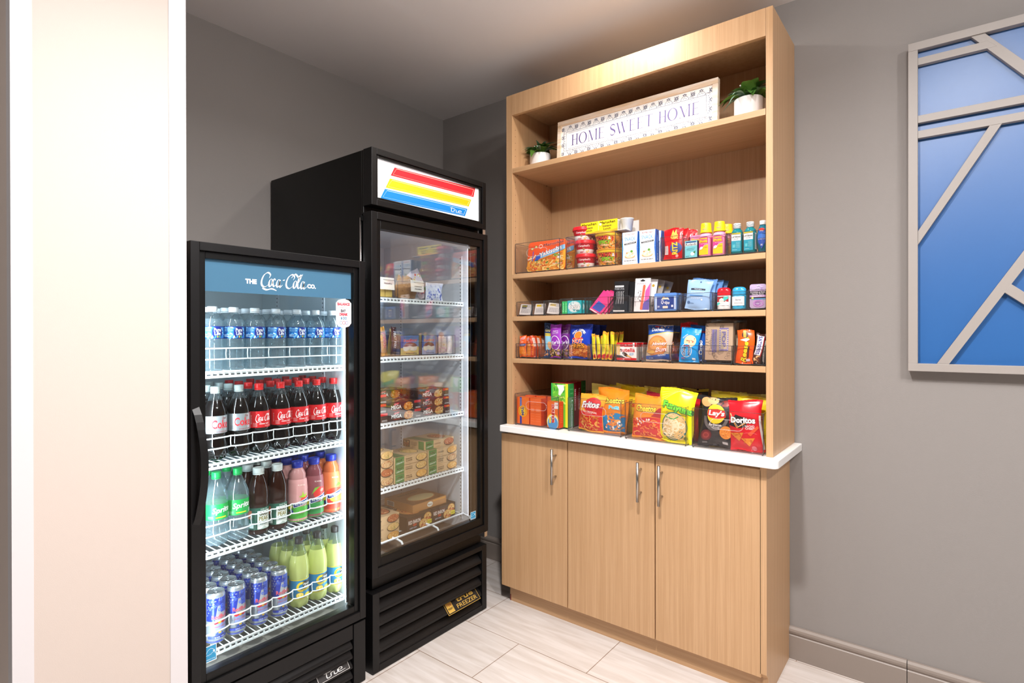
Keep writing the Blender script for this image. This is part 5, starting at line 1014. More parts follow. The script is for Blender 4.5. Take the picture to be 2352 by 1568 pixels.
def packet(lab, x, w, c1, c2, tilt, k):
    mb = MB(); mb.box(-w / 2, w / 2, 0, .012, 0, .052, '#eceae8'); g = front(mb); g.rect(-w * .36, .038, -w * .36 + w * .46, .048, c1).text('PLUS', -w * .13, .043, w * .4, c2, h=.006, bold=.05)
    if k == 0: g.rect(-w * .36, .032, -w * .36 + w * .42, .037, '#3a3a40')
    g.lines(-w * .38, .008, w * .34, .03, 9, '#a9a6aa', .5).lines(w * .1, .034, w * .4, .048, 4, '#b8b6ba').rect(w / 2 - .006, .01, w / 2 - .004, .04, '#8a8890')
    gs = side_r(mb, w); gs.rect(0, 0, .012, .052, '#3a3c44').lines(.002, .004, .010, .048, 9, '#b0b0b8')
    return on(T(mb.build('medicine_packet'), lab, 'medicine packet', 'white medicine packets'), x, -.328, Z2 + .008, 0, radians(-14), tilt)
packet('white medicine packet with black and yellow logo, leftmost', .891, .068, '#2a2a2c', '#e8dc20', .06, 0); packet('white medicine packet with plain yellow logo, middle', .977, .058, '#f4dc1c', '#e0a018', .02, 1); packet('white medicine packet leaning right with yellow orange logo', 1.055, .068, '#f6d42c', '#3a6ab8', .12, 2)
def gum(lab, x, y, w=.074, rz=0):
    mb = carton(w, .012, .058, '#24b0b4'); g = front(mb); g.rect(-w / 2, 0, w / 2, .058, '#2abcc8').ell(0, .03, .034, .026, '#bfeef2', 0, 26).ell(0, .03, .030, .022, '#f0fbfc', 0, 26).bits(-.032, .006, .032, .052, 14, ['#7ad8e0', '#ffffff', '#4cc8d4'], .002, .005, 'e', 8, 1).text('Extra', 0, .031, .056, '#ffffff', h=.019, bold=.08, shear=.2, rot=.08, out='#14585c', ow=.05).text('POLAR ICE', .006, .016, .036, '#2a7a80', h=.004, shear=.2).rect(.01, .010, .028, .0145, '#3a8a90')
    side_r(mb, w).rect(0, 0, .012, .058, '#1c9aa0'); return on(T(mb.build('gum_pack'), lab, 'gum pack', 'teal gum packs'), x, y, Z2 + .0075, rz)
gum('teal gum pack facing front with bold white lettering', 1.177, -.332)
for i in range(3): gum(f"teal gum pack standing edge-on right of the front one, {['nearest', 'middle', 'farthest'][i]}", 1.184 + .004 * i, -.312 + .02 * i, .074)
for i in range(2):
    mb = carton(.012, .075, .056, '#28c86a'); front(mb).rect(-.006, 0, .006, .056, '#30d470').text('Extra', 0, .028, .04, '#b8f4cc', h=.006, bold=.04, rot=pi / 2)
    on(T(mb.build('gum_pack'), f"green gum pack seen edge-on, {['left', 'right'][i]} of the pair beside teal one", 'gum pack', 'green gum packs'), 1.1165 + .0145 * i, -.331, Z2 + .0075)
for i in range(5):
    mb = MB(); w = .062; mb.box(-w / 2, w / 2, 0, .003, 0, .108, ['#e81e78', '#f03a8c', '#e81e78', '#2a3aa0', '#c81e8c'][i]); g = front(mb); g.poly([(-.024, .012), (.02, .012), (.024, .05), (-.018, .055)] if i == 0 else [(-.02, .04), (.02, .05), (.022, .1), (-.012, .1)], '#2444a8').rect(-.028, .002, .028, .006, '#f0e8dc')
    if i > 0: g.lines(-.02, .07, .01, .1, 6, '#e890b8')
    on(T(mb.build('foil_packet'), f"pink and blue foil packet, {['front one lying slanted', 'second', 'third', 'fourth', 'rearmost'][i]} in its bin", 'packet', 'pink and blue packets'), 1.277 + .011 * i, -.325 + .015 * i, Z2 + .009 + .001 * i, 0, radians(-24), .52 - .02 * i)
for i in range(4):
    w, h = .068, .134; mb = MB(); mb.box(-w / 2, w / 2, 0, .0012, 0, h, '#121114'); g = front(mb)
    if i == 0:
        g.rect(-.030, h * .80, .012, h * .86, '#e9e9ea').lines(-.026, h * .815, .008, h * .845, 1, '#5a5a60').text('BOBBY PINS', -.008, h * .755, .044, '#c8c8cc', h=.0045).lines(-.022, h * .70, .016, h * .73, 1, '#8a8a90')
        for k in range(9): a = -.022 + .004 * k; g.line([(a + .002 * (k % 3), h * .26), (a + .004, h * .45), (a + .003 * (k % 2), h * .62), (a + .005, h * .67)], .0011, ['#cfcfd2', '#8a8a90', '#efeff0'][k % 3])
        g.rect(-.032, h * .015, .022, h * .055, '#efefef').ring(-.002, h * .92, .007, .004, .001, '#3a3a40', 0, 180)
    on(T(mb.build('hairpin_card'), f"black hairpin card, {['front', 'second', 'third', 'rearmost'][i]} in its bin", 'card', 'black hairpin cards'), 1.4 + .013 * i, -.322 + .018 * i, Z2 + .008, 0, radians(-5 - 2 * i), .02 + .05 * i)
for i in range(4):
    w, h = .069, .14; mb = MB(); mb.box(-w / 2, w / 2, 0, .0012, 0, h, '#efedef' if i < 2 else '#a39c98'); g = front(mb)
    if i == 0:
        g.poly([(-.004, h * .05), (.034, h * .05), (.034, h * .4), (.01, h * .28)], '#6a58b8').poly([(.01, h * .28), (.034, h * .4), (.034, h * .86), (.014, h * .62)], '#e85aa8').text('MANICURE KIT', -.029, h * .34, .05, '#9a90a0', h=.0035, rot=pi / 2).lines(-.028, h * .8, .02, h * .86, 2, '#b8b0b8')
        g.line([(-.001, h * .09), (.008, h * .76)], .0115, '#e86a48').ell(-.001, h * .09, .0058, col='#e86a48').ell(.008, h * .76, .0058, col='#e86a48').bits(-.018, h * .3, -.004, h * .62, 26, ['#6a6468', '#b8b4b8', '#3a3438'], .001, .003, 'e', 3).ell(.0, h * .93, .011, .003, '#1c1a1c').ell(.0, h * .94, .004, .0045, '#1c1a1c')
    else: g.ell(.018, h * .8, .006, col='#c8a23a').bits(.0, .01, .03, .05, 10, ['#3a5a4a', '#8a7a6a'], .002, .005, 'e', i)
    on(T(mb.build('nail_file_card'), ['white manicure card with orange nail file and purple corner', 'plain white manicure card just behind the front one', 'grey backed manicure card third in the file', 'rearmost grey manicure card leaning right'][i], 'card', 'manicure cards'), 1.497 + .008 * i + (.006 if i == 3 else 0), -.318 + .022 * i, Z2 + .008, 0, radians(-4 - 2 * i), .03 + .09 * i)
def swab(lab, x, y):
    w, dp, h = .095, .032, .072; mb = MB(); r_ = .006
    pr = [(sx * (w / 2 - r_) + r_ * cos(a), h / 2 + sz * (h / 2 - r_) + r_ * sin(a)) for sx, sz, a0 in ((1, 1, 0), (-1, 1, pi / 2), (-1, -1, pi), (1, -1, 1.5 * pi)) for a in [a0 + pi / 2 * i / 4 for i in range(5)]]
    mb.prism(pr, 1, 0, dp, K('#5c88cc', .2, coat=.5)); g = front(mb)
    g.rect(-w / 2 + .003, h * .08, -w / 2 + .012, h * .8, '#b8cce8').rect(w / 2 - .012, h * .08, w / 2 - .003, h * .8, '#b8cce8').rect(-.036, h * .1, .036, h * .77, '#1e3c8c').rect(-.022, h * .14, .02, h * .74, '#2a4a9c').poly([(-.018, h * .6), (-.012, h * .74), (.012, h * .74), (.018, h * .6), (.008, h * .64), (-.008, h * .64)], '#f0ead8').bits(-.01, h * .7, .012, h * .78, 5, ['#e8a03a', '#f4d890'], .002, .003, 'e', 1).text('Q-tips', 0, h * .45, .036, '#f4f4f8', h=.018, bold=.04, shear=.2, rot=-.1).text('30', -.029, h * .24, .009, '#e8ecf8', h=.008, bold=.04).rect(.025, h * .2, .033, h * .32, '#e8ecf8').rect(-.011, h * .14, .011, h * .27, '#e8e0cc')
    return on(T(mb.build('cotton_swab_box'), lab, 'swab box', 'blue cotton swab boxes'), x, y, Z2 + .0075)
swab('blue cotton swab box with rounded corners, front one', 1.608, -.33); swab('blue cotton swab box directly behind the front one', 1.613, -.293); swab('blue cotton swab box third in the file', 1.618, -.256)
for i in range(4):
    mb, g = bag(.098, .118 + .006 * (i > 0), .016, ['#9cc0ea', '#6a98d4', '#5c8cc8', '#4a7ab8'][i], 70 + i, .25, wr=1.2)
    if i == 0: g.rect(-.03, .076, .03, .083, '#1c2438').text('Neutrogena', 0, .0795, .03, '#f0f4fa', h=.0042, bold=.03).lines(-.03, .066, .028, .069, 1, '#e8f2fc').rect(-.034, .052, .022, .057, '#5c98d8').lines(-.028, .04, .02, .048, 2, '#dcebfa').rect(.015, .036, .021, .042, '#e8f0fa').ell(-.036, .026, .006, col='#4a6a9a').text('wipes', -.022, .024, .016, '#3a5a8a', h=.005).ell(.004, .108, .0035, .002, '#3a5a88')
    on(T(mb.build('wipes_pouch'), f"pale blue wipes pouch, {['front one with black name bar', 'second', 'third', 'rearmost'][i]} in its bin", 'pouch', 'blue wipes pouches'), 1.732 + .01 * i, -.322 + .022 * i, Z2 + .009, .02, radians(-7), .1 + .02 * i)
def deo(lab, x, c1, c2, kind):
    r = root('deodorant_stick', lab, 'deodorant', (x, -.308, Z2 + .0075), 0, 'deodorant sticks'); 
    def el(a, q, z): c, s_ = abs(cos(a)), abs(sin(a)); return q * (c ** 2.6 + s_ ** 2.6) ** (-1 / 2.6) * (1 - .42 * s_ * s_)
    mb = MB(); mb.lathe([(.0, 0), (.0235, 0), (.0245, .002), (.0245, .052)], K(c2, .3), 40, rf=el)
    g = G(mb, lambda u, v, d: (u, -.0146 - d - .0012 * (1 - (u / .022) ** 2), v), .008, .0006, .0002)
    if kind: g.rect(-.021, .014, .021, .048, '#f0f2f4').rect(-.021, .028, .021, .048, '#a8242c').poly([(-.021, .014), (-.021, .022), (.006, .048), (.02, .048), (.02, .04)], '#4ad0c8').poly([(.01 * cos(a) - .005, .031 + .012 * sin(a)) for a in [i * pi / 3 + pi / 6 for i in range(6)]], '#f4f0ec').text('Old Spice', -.005, .031, .015, '#c88a80', h=.004).rect(.008, .028, .014, .031, '#f0e0e0')
    else: g.rect(-.022, .012, .022, .046, '#eef1f2').text('Secret', 0, .034, .022, '#5a6a8a', h=.007, shear=.4).lines(-.014, .018, .016, .024, 2, '#a0a8b4').rect(-.012, .0, .012, .007, '#3aa8d0')
    mb.build('body', r); mb = MB(); mb.lathe([(.0248, .0525), (.0252, .054), (.0252, .068), (.0235, .076), (.018, .081), (.008, .083), (0, .0833)], K(c1, .22), 40, rf=el); mb.build('cap', r)
deo('red capped white deodorant stick in the bin', 1.8345, '#e01828', '#eceef0', 1); deo('light blue deodorant stick right of the red capped one', 1.8905, '#34a0d0', '#3ab0dc', 0)
for i in range(3):
    w, h = .056, .088; mb = MB(); r_ = .008; pr = [(sx * (w / 2 - r_) + r_ * cos(a), h / 2 + sz * (h / 2 - r_) + r_ * sin(a)) for sx, sz, a0 in ((1, 1, 0), (-1, 1, pi / 2), (-1, -1, pi), (1, -1, 1.5 * pi)) for a in [a0 + pi / 2 * k / 4 for k in range(5)]]
    mb.prism(pr, 1, 0, .012, K('#b9a6c8', .25)); g = front(mb); g.rect(-w / 2, h * .54, w / 2, h * .7, '#2a2630').text('FLOSSER & PICK', 0, h * .66, .05, '#f0eaf4', h=.0045, bold=.04).text('TRAVEL PACK', 0, h * .58, .042, '#f0eaf4', h=.0045, bold=.04).rect(-w / 2, h * .46, w / 2, h * .54, '#b888c8').text('ESSENTIALS', 0, h * .5, .042, '#ffffff', h=.005, bold=.04).rect(-w / 2, h * .40, w / 2, h * .46, '#2a2630').rect(-w * .4, h * .36, w / 2, h * .4, '#58a8d8').ring(.002, h * .2, .018, .013, .004, '#c088cc').ring(.0, h * .2, .010, .007, .003, '#a870bc').ell(-.018, h * .42, .004, col='#c8d860').bits(-.024, h * .74, .024, h * .92, 12, ['#c8b8d4', '#a888c0', '#e0d4e8'], .003, .006, 'c', 4)
    on(T(mb.build('dental_pick_pack'), f"purple and grey dental pick pack, {['front', 'middle', 'rear'][i]} of its bin", 'dental pack', 'purple dental packs'), 1.9618 + .0 * i, -.33 + .02 * i, Z2 + .0075)
# ================================================================ third product shelf (z 1.2011)
Z3 = 1.2013
for lab, x0, x1 in (('clear bin of orange cracker packs at the left end of the snack shelf', .846, .968), ('clear bin holding the navy nut bag and purple snack mix bags', .984, 1.108), ('clear bin holding blue hot fries bags', 1.123, 1.25), ('clear bin of thin yellow meat sticks', 1.256, 1.372), ('clear bin holding hazelnut spread snack boxes', 1.383, 1.496), ('clear bin holding glazed honey bun packs', 1.508, 1.628), ('clear bin of cookie packs in red and blue', 1.637, 1.752), ('clear bin holding the brown popcorn bags', 1.76, 1.872), ('clear bin of candy bars at the right end of the snack shelf', 1.88, 1.99)):
    bin_(lab, x0, x1, YF, -.06, Z3, .072, group=GB)
S3 = Z3 + .0075
def bg(name, lab, cat, w, h, th, col, x, y, z, seed, grp=None, rz=0, rx=-5, ry=0, draw=None, **kw):
    mb, g = bag(w, h, th, col, seed, **kw)
    if draw: draw(g, w, h)
    return on(T(mb.build(name), lab, cat, grp), x, y, z, rz, radians(rx), ry)
# crackers
def crk(k):
    def f(g, w, h):
        g.rect(-w / 2 + .001, h * .04, w / 2 - .001, h * .50, '#f08a1c').bits(-w * .4, h * .08, w * .4, h * .46, 26, ['#f8b048', '#d86c14', '#f8c870'], .001, .002, 'e', k).line([(-w / 2, h * .27), (w / 2, h * .27)], .0008, '#c85c10')
        g.poly([(-w * .34, h * .76), (-w * .3, h * .9), (w * .36, h * .96), (w * .34, h * .83)], '#f4e8e4').poly([(-w * .3, h * .78), (-w * .27, h * .885), (w * .32, h * .94), (w * .3, h * .835)], '#d82030').text('LANCE', 0, h * .862, w * .5, '#f8f0ec', h=.006, bold=.04, rot=.1).text('Toast', 0, h * .72, w * .4, '#f8e0d0', h=.004).text('Chee', 0, h * .67, w * .36, '#f8e0d0', h=.004).rect(-w * .3, h * .5, w * .48, h * .6, '#3a4a8c' if k == 0 else '#e89020').text('PEANUT' if k == 0 else 'CHEDDAR', w * .1, h * .55, w * .5, '#f4f0e8', h=.004).ell(w * .3, h * .47, .002, col='#c82848').ell(-w * .3, h * .1, .0025, col='#8a7ab0')
    return f
bg('cracker_pack', 'orange cracker pack with blue stripe, leftmost on the snack shelf', 'cracker pack', .045, .104, .018, '#ea5a14', .874, -.318, S3, 1, 'orange cracker packs', 0, -6, -.10, crk(0), wr=.3)
bg('cracker_pack', 'orange cracker pack standing right of the blue striped one', 'cracker pack', .045, .104, .018, '#ea5a14', .918, -.318, S3, 2, 'orange cracker packs', 0, -6, -.09, crk(1), wr=.3)
for i in range(5):
    bg('cracker_pack', f"orange cracker pack seen edge-on, {ORD[i]} of five right of the two fronts", 'cracker pack', .045, .103, .016, ['#c84a28', '#d86420', '#e87a1c', '#e85a14', '#b83a20'][i], .935 + .0055 * i, -.305 + .028 * i, S3, 10 + i, 'orange cracker packs', 1.15, -4, -.05, lambda g, w, h: g.rect(-.008, h * .5, .006, h * .9, '#f0d8cc').lines(-.006, h * .52, .004, h * .88, 8, '#8a4a40'), wr=.3)
# nuts and snack mix
def plant_(g, w, h):
    g.rect(-w * .5, h * .02, w * .5, h * .74, '#1d3f74').rect(-w * .34, h * .22, w * .4, h * .7, '#9ad4ee').rect(-w * .34, h * .62, w * .4, h * .7, '#ecd43c').text('PLANTERS', .0, h * .66, w * .6, '#2a4a8a', h=.005).text('GIANT', 0, h * .785, w * .7, '#f0e2a0', h=.012, bold=.05).bits(-w * .42, h * .05, w * .45, h * .22, 30, ['#d8945c', '#b87038', '#f0c090', '#8a4a28'], .003, .006, 'e', 4).ell(.006, h * .34, .014, .02, '#e8b07c', .4).bits(-w * .4, h * .86, w * .4, h * .95, 12, ['#8aa8d0', '#2a4a80'], .002, .005, 'c', 6)
bg('nut_bag', 'navy and light blue nut bag left of the purple bags', 'nut bag', .07, .163, .022, '#17335e', 1.018, -.298, S3, 3, None, 0, -4, .0, plant_)
def kar(g, w, h):
    g.text('SWEET N', .004, h * .80, w * .45, '#f4e4f8', h=.006, bold=.04).text('SALTY MIX', .004, h * .75, w * .52, '#f4e4f8', h=.006, bold=.04).lines(-w * .25, h * .69, w * .3, h * .72, 1, '#d8b0e4').ring(0, h * .44, w * .42, h * .225, .0035, '#f0e8f4').text("Kar's", 0, h * .45, w * .66, '#f8f4fa', h=.019, bold=.06, shear=.2, rot=.12).text('NUTS', .0, h * .36, w * .3, '#e8d0ee', h=.003).lines(-w * .2, h * .88, w * .2, h * .9, 1, '#d8b8e0')
    g.poly([(-w * .48, h * .04), (w * .48, h * .04), (w * .48, h * .24), (w * .2, h * .2), (0, h * .22), (-w * .48, h * .3)], '#3a2620').bits(-w * .44, h * .05, w * .44, h * .24, 46, ['#c88a50', '#8a4a24', '#e8c898', '#4a2a1c', '#e8c030', '#f4e4c8'], .002, .0055, 'e', 3).ell(w * .3, h * .13, .007, col='#c8a0d0')
for i in range(2): bg('snack_mix_bag', ['purple snack mix bag with white ring logo, front one', 'purple snack mix bag half hidden behind the front one'][i], 'snack bag', .066, .157, .024, '#9a34b8' if i == 0 else '#7a2892', 1.064 + .026 * i, -.316 + .034 * i, S3, 5 + i, 'purple snack mix bags', -.06, -4, -.02 + .03 * i, kar)
def hot(g, w, h):
    g.poly([(-w * .48, h * .06), (w * .48, h * .06), (w * .48, h * .34), (w * .3, h * .42), (w * .1, h * .36), (-w * .1, h * .40), (-w * .3, h * .36), (-w * .48, h * .42)], '#d8742c').bits(-w * .45, h * .08, w * .45, h * .33, 70, ['#e8903c', '#c85a20', '#f4b060', '#a84418'], .004, .010, 'c', 5)
    for i, (c, a) in enumerate(zip("ANDY CAPP'S", [-.95 + .19 * k for k in range(11)])):
        if c != ' ': g.text(c, .040 * sin(a), h * .60 + .036 * cos(a), .0085, '#f4f6fa', h=.0105, bold=.05, rot=-a)
    g.ell(0, h * .68, .021, .018, '#f08428').ring(0, h * .68, .022, .019, .002, '#f4f0ec').poly([(-.03, h * .56), (-.026, h * .61), (0, h * .585), (.026, h * .61), (.03, h * .56), (0, h * .55)], '#d82a24').text('HOT', 0, h * .50, .062, '#e84a24', h=.019, bold=.09, out='#f8f0e4', ow=.05).text('FRIES', 0, h * .365, .076, '#f8a020', h=.021, bold=.09, rot=.04, out='#201418', ow=.06)
for i in range(3): bg('hot_fries_bag', ['blue hot fries bag facing front with orange lettering', 'blue hot fries bag second in its bin', 'blue hot fries bag at the rear of its bin'][i], 'chip bag', .124, .156, .04, '#1c3cb4', 1.187 + .011 * i, -.305 + .045 * i, S3 - .001, 8 + i, 'blue hot fries bags', -.03, -5, .0, hot if i == 0 else None, wr=1.3)
for i in range(11):
    f = i < 7; x = [1.275, 1.29, 1.304, 1.317, 1.331, 1.344, 1.356, 1.362, 1.28, 1.30, 1.34][i]
    def stick(g, w, h, i=i): g.rect(-w * .45, h * .2, w * .45, h * .9, '#ece81c').lines(-w * .3, h * .26, w * .3, h * .86, 17, '#a8a828', .45).poly([(-w / 2, h * .04), (w / 2, h * .04), (w / 2, h * .2), (-w / 2, h * .12)], '#c81e28').rect(-w * .45, h * .91, w * .45, h * .97, '#f09a28')
    bg('meat_stick', f"yellow wrapped meat stick, {['leftmost', 'second', 'third', 'fourth', 'fifth', 'sixth', 'seventh', 'eighth', 'ninth, at the rear,', 'tenth, at the rear,', 'eleventh, at the rear,'][i]} in its bin", 'meat stick', .020, [.112, .108, .104, .122, .118, .12, .12, .122, .12, .118, .12][i], .012, '#f0b428', x, -.318 + .012 * (i % 3) + (.06 if not f else 0), S3, 60 + i, 'yellow meat sticks', .1 * ((i * 7) % 5 - 2), -3, [-.14, -.12, -.04, .03, -.04, .0, .05, .02, .05, -.03, .02][i], stick, wr=.4)
def nut(lab, x, y):
    w, dp, h = .092, .05, .074; mb = carton(w, dp, h, '#f4f2f0'); g = front(mb); g.rect(-w / 2, 0, w / 2, h, '#f4f3f1').rect(-w / 2, h * .76, w / 2, h, '#d01c24').rect(-w / 2, 0, w / 2, h * .13, '#d01c24').text('& GO!', .012, h * .865, .04, '#f8e0e0', h=.006, bold=.03).text('nutella', .004, h * .58, .07, '#d4202a', h=.017, bold=.06).text('n', -.0262, h * .565, .0095, '#1a1414', h=.012, bold=.06)
    for k in range(4): g.rect(-w / 2 + .002 + .0038 * k, h * .3, -w / 2 + .005 + .0038 * k, h * (.88 + .03 * (k % 2)), '#ecc070')
    g.poly([(-w / 2, h * .28), (-w * .25, h * .26), (-w * .05, h * .13), (-w / 2, h * .13)], '#3a2a28').ell(-.006, h * .33, .015, .007, '#4a2a1c', -.5).poly([(.0, h * .26), (.004, h * .3), (.026, h * .16), (.02, h * .14)], '#e8a84c').text('GO!', .024, h * .35, .02, '#5aa8d8', h=.01, shear=.3).rect(.03, h * .68, .038, h * .98, '#f4f2f0').lines(-.018, h * .05, .02, h * .09, 1, '#f4d8d8')
    side_r(mb, w).rect(0, 0, dp, h, '#c0bcb8').rect(0, h * .76, dp, h, '#b0181e'); top(mb, h).rect(-w / 2, 0, w / 2, dp, '#e8e4e2').rect(-w / 2, 0, w / 2, .012, '#c81e24'); return on(T(mb.build('hazelnut_snack_box'), lab, 'snack box', 'hazelnut snack boxes'), x, y, S3)
nut('red and white hazelnut spread snack box, front one', 1.436, -.332); nut('red and white hazelnut spread snack box behind the front one', 1.439, -.276)
def bun(g, w, h):
    g.poly([(-w / 2, h * .70), (-w * .3, h * .72), (w * .3, h * .82), (w / 2, h * .80), (w / 2, h * .985), (-w / 2, h * .985)], '#1d4fa4').line([(-w * .5, h * .69), (-w * .3, h * .71), (w * .3, h * .81), (w * .5, h * .79)], .0022, '#f0d838').text('Duchess', -.008, h * .865, .058, '#f4f6fa', h=.015, bold=.05, shear=.25, rot=.1).poly([(-.02, h * .92), (-.022, h * .96), (-.014, h * .945), (-.01, h * .97), (-.005, h * .945), (.002, h * .965), (.0, h * .93)], '#d82434')
    g.ell(-.004, h * .40, w * .40, h * .3, '#cf8240', 0, 28).ell(-.006, h * .47, w * .3, h * .18, '#dc9650').bits(-w * .25, h * .35, w * .2, h * .6, 12, ['#e8aa68', '#c47434'], .003, .007, 'e', 6).text('Honey', .008, h * .46, .066, '#f8ece4', h=.019, bold=.05, shear=.3, rot=.12, out='#e0482c', ow=.06).text('Bun', .016, h * .31, .048, '#f8ece4', h=.019, bold=.05, shear=.3, rot=.1, out='#e0482c', ow=.06)
    g.ell(-.03, h * .25, .022, .008, '#eab050', -.1).poly([(-w * .48, h * .04), (w * .48, h * .04), (w * .48, h * .2), (w * .1, h * .17), (-w * .48, h * .13)], '#1d54b0').text('GLAZED', .02, h * .155, .034, '#f4f6fa', h=.006, bold=.05, shear=.2, rot=.12).text('3 OZ', -.03, h * .08, .02, '#dce8f8', h=.004)
for i in range(3): bg('honey_bun_pack', ['glazed honey bun pack with navy top, front one', 'glazed honey bun pack second in its bin', 'glazed honey bun pack rearmost in its bin'][i], 'pastry pack', .112, .150, .038, FILM if i else K('#cdb9a4', .3), 1.567 + .014 * i, -.302 + .042 * i, S3 - .001, 80 + i, 'honey bun packs', .02, -5, .02, bun, wr=.8)
def cho(g, w, h):
    g.ell(.005, h * .6, .025, .025, '#ecd0a4', 0, 24).bits(-.014, h * .52, .024, h * .7, 16, ['#6a3a20', '#8a4a28', '#f4e0c0', '#c84a38'], .0015, .003, 'e', 2, .8).text('ORIGINAL', -.018, h * .74, .026, '#f0f6fa', h=.005, rot=.75, bold=.03).ell(-.006, h * .34, .024, .027, '#f0f6fa', 0, 24).ell(-.006, h * .34, .022, .025, '#3aa0e4', 0, 24)
    g.text('Chips', -.014, h * .34, .044, '#16285c', h=.015, bold=.08, rot=pi / 2, out='#ffffff', ow=.06).text('Ahoy!', .006, h * .34, .044, '#16285c', h=.013, bold=.08, rot=pi / 2, out='#ffffff', ow=.06).rect(-.014, h * .455, .004, h * .48, '#c82434').rect(.016, h * .07, .028, h * .12, '#e8f0f6').text('REAL', -.02, h * .12, .014, '#d83a34', h=.006).text('270', .028, h * .82, .012, '#dceefa', h=.006)
bg('cookie_pack', 'red cookie pack standing behind the light blue one', 'cookie pack', .07, .158, .028, '#cc1c2c', 1.676, -.272, S3, 91, None, 0, -5, .03, lambda g, w, h: g.rect(-.03, h * .2, -.012, h * .9, '#e03444').text('Nutter', -.02, h * .6, .06, '#f0d0d0', h=.009, rot=pi / 2, bold=.04))
bg('cookie_pack', 'dark blue sandwich cookie pack right of the light blue one', 'cookie pack', .07, .146, .028, '#1c62c4', 1.722, -.283, S3, 92, None, 0, -5, .03, lambda g, w, h: g.text('Oreo', .012, h * .38, .06, '#f4f8fc', h=.017, rot=pi / 2, bold=.07, out='#123a8c', ow=.05).rect(.0, h * .8, .03, h * .84, '#c83040'))
bg('cookie_pack', 'light blue cookie pack with chocolate chip cookie picture', 'cookie pack', .079, .138, .03, '#1c96e0', 1.698, -.318, S3 - .002, 93, None, .05, -5, .06, cho, wr=1.2)
for i in range(3):
    mb = MB(); w, h, t = .104, .142, .026; mb.box(-w / 2, w / 2, 0, t, 0, h, K('#b59a80', .6)); g = front(mb)
    if i == 0:
        R = random.Random(4); g.d += .0002
        for k in range(34):
            x_, z_ = R.choice([(R.uniform(-.05, -.026), R.uniform(.01, .13)), (R.uniform(-.05, .05), R.uniform(.005, .03)), (R.uniform(-.05, .05), R.uniform(.122, .138))]); g.ring(x_, z_, .007, .006, .0008, '#5a4a48', R.uniform(0, 90), R.uniform(230, 330), 10); g.d -= g.st
        g.rect(-.026, .030, -.008, .118, '#6f6494').text('Microwave Popcorn', -.017, .074, .084, '#cfc0b0', h=.010, rot=-pi / 2, bold=.04).rect(.002, .036, .036, .124, '#7a6ea0').rect(.007, .042, .031, .118, '#b8a48e')
        for k in range(11):
            for x_ in (-.0285, .0045, .0335): g.rect(x_ - .0012, .033 + .0082 * k, x_ + .0012, .0365 + .0082 * k, '#e0d6c8' if x_ > 0 else '#6f6494'); g.d -= g.st
        g.text('POP', .019, .08, .06, '#6f6494', h=.015, rot=-pi / 2, bold=.09)
    mb.mats and None
    f, gf = bag(.114, .164, .034, FILM, 100 + i, seal=.04, wr=1.5)
    r = root('popcorn_bag', f"brown popcorn bag in clear wrapper, {['front', 'middle', 'rear'][i]} of its bin", 'popcorn bag', (1.816 + .006 * i, -.306 + .05 * i, S3), (radians(-4), 0, .0), 'brown popcorn bags')
    mb.build('paper_bag', r, loc=(0, -.013, .009)); f.build('wrapper', r)
def ree(g, w, h):
    g.text("Reese's", -.0, h * .42, h * .74, '#f4d41c', h=.021, bold=.07, shear=.25, rot=pi / 2 - .05, out='#4a2410', ow=.06).poly([(.012, h * .14), (.018, h * .2), (.017, h * .52), (.011, h * .5)], '#4a2410').ell(-.002, h * .84, .012, .012, '#4a2a1c').rect(-.008, h * .76, .002, h * .97, '#e8a030').poly([(-.022, h * .7), (.0, h * .74), (.016, h * .72), (.002, h * .64)], '#fbe8d8').rect(.008, h * .08, .022, h * .15, '#d8c8cc')
bg('candy_pack', 'orange peanut butter candy pack with sideways yellow lettering', 'candy pack', .063, .127, .018, '#f25a14', 1.914, -.322, S3 - .001, 111, None, 0, -4, .02, ree, wr=.4)
def sat(g, w, h): g.poly([(-w * .42, h * .3), (w * .3, h * .28), (w * .44, h * .92), (-w * .3, h * .94)], '#f0f2f6').text('SATISFIES', .0, h * .61, h * .62, '#2a2a8c', h=.013, bold=.07, shear=-.2, rot=-pi / 2 - .05).line([(w * .36, h * .26), (w * .47, h * .9)], .002, '#d02838').bits(-w * .3, h * .08, w * .3, h * .26, 14, ['#d89a58', '#8a4a28', '#f0d0a0'], .002, .005, 'e', 4)
bg('candy_bar', 'tilted brown candy bar with white band right of orange pack', 'candy bar', .031, .113, .016, '#4a2a24', 1.953, -.322, S3, 112, None, 0, -5, .16, sat, wr=.4)
bg('candy_bar', 'dark candy bar with small white print leaning rightmost but one', 'candy bar', .022, .108, .014, '#241a1c', 1.9735, -.312, S3, 113, None, 0, -5, .14, lambda g, w, h: g.lines(-.004, h * .05, .003, h * .8, 24, '#d8d4d0', .5), wr=.4)
bg('candy_bar', 'dark wrapped bar with green picture at far right end', 'candy bar', .024, .115, .014, '#2c2020', 1.984, -.295, S3, 114, None, 0, -4, .05, lambda g, w, h: g.bits(-.009, h * .1, .009, h * .42, 22, ['#5a9a50', '#8ab870', '#c8c0b0'], .0015, .003, 'e', 2).rect(-.012, h * .58, .012, h * .94, '#ecebea'), wr=.4)
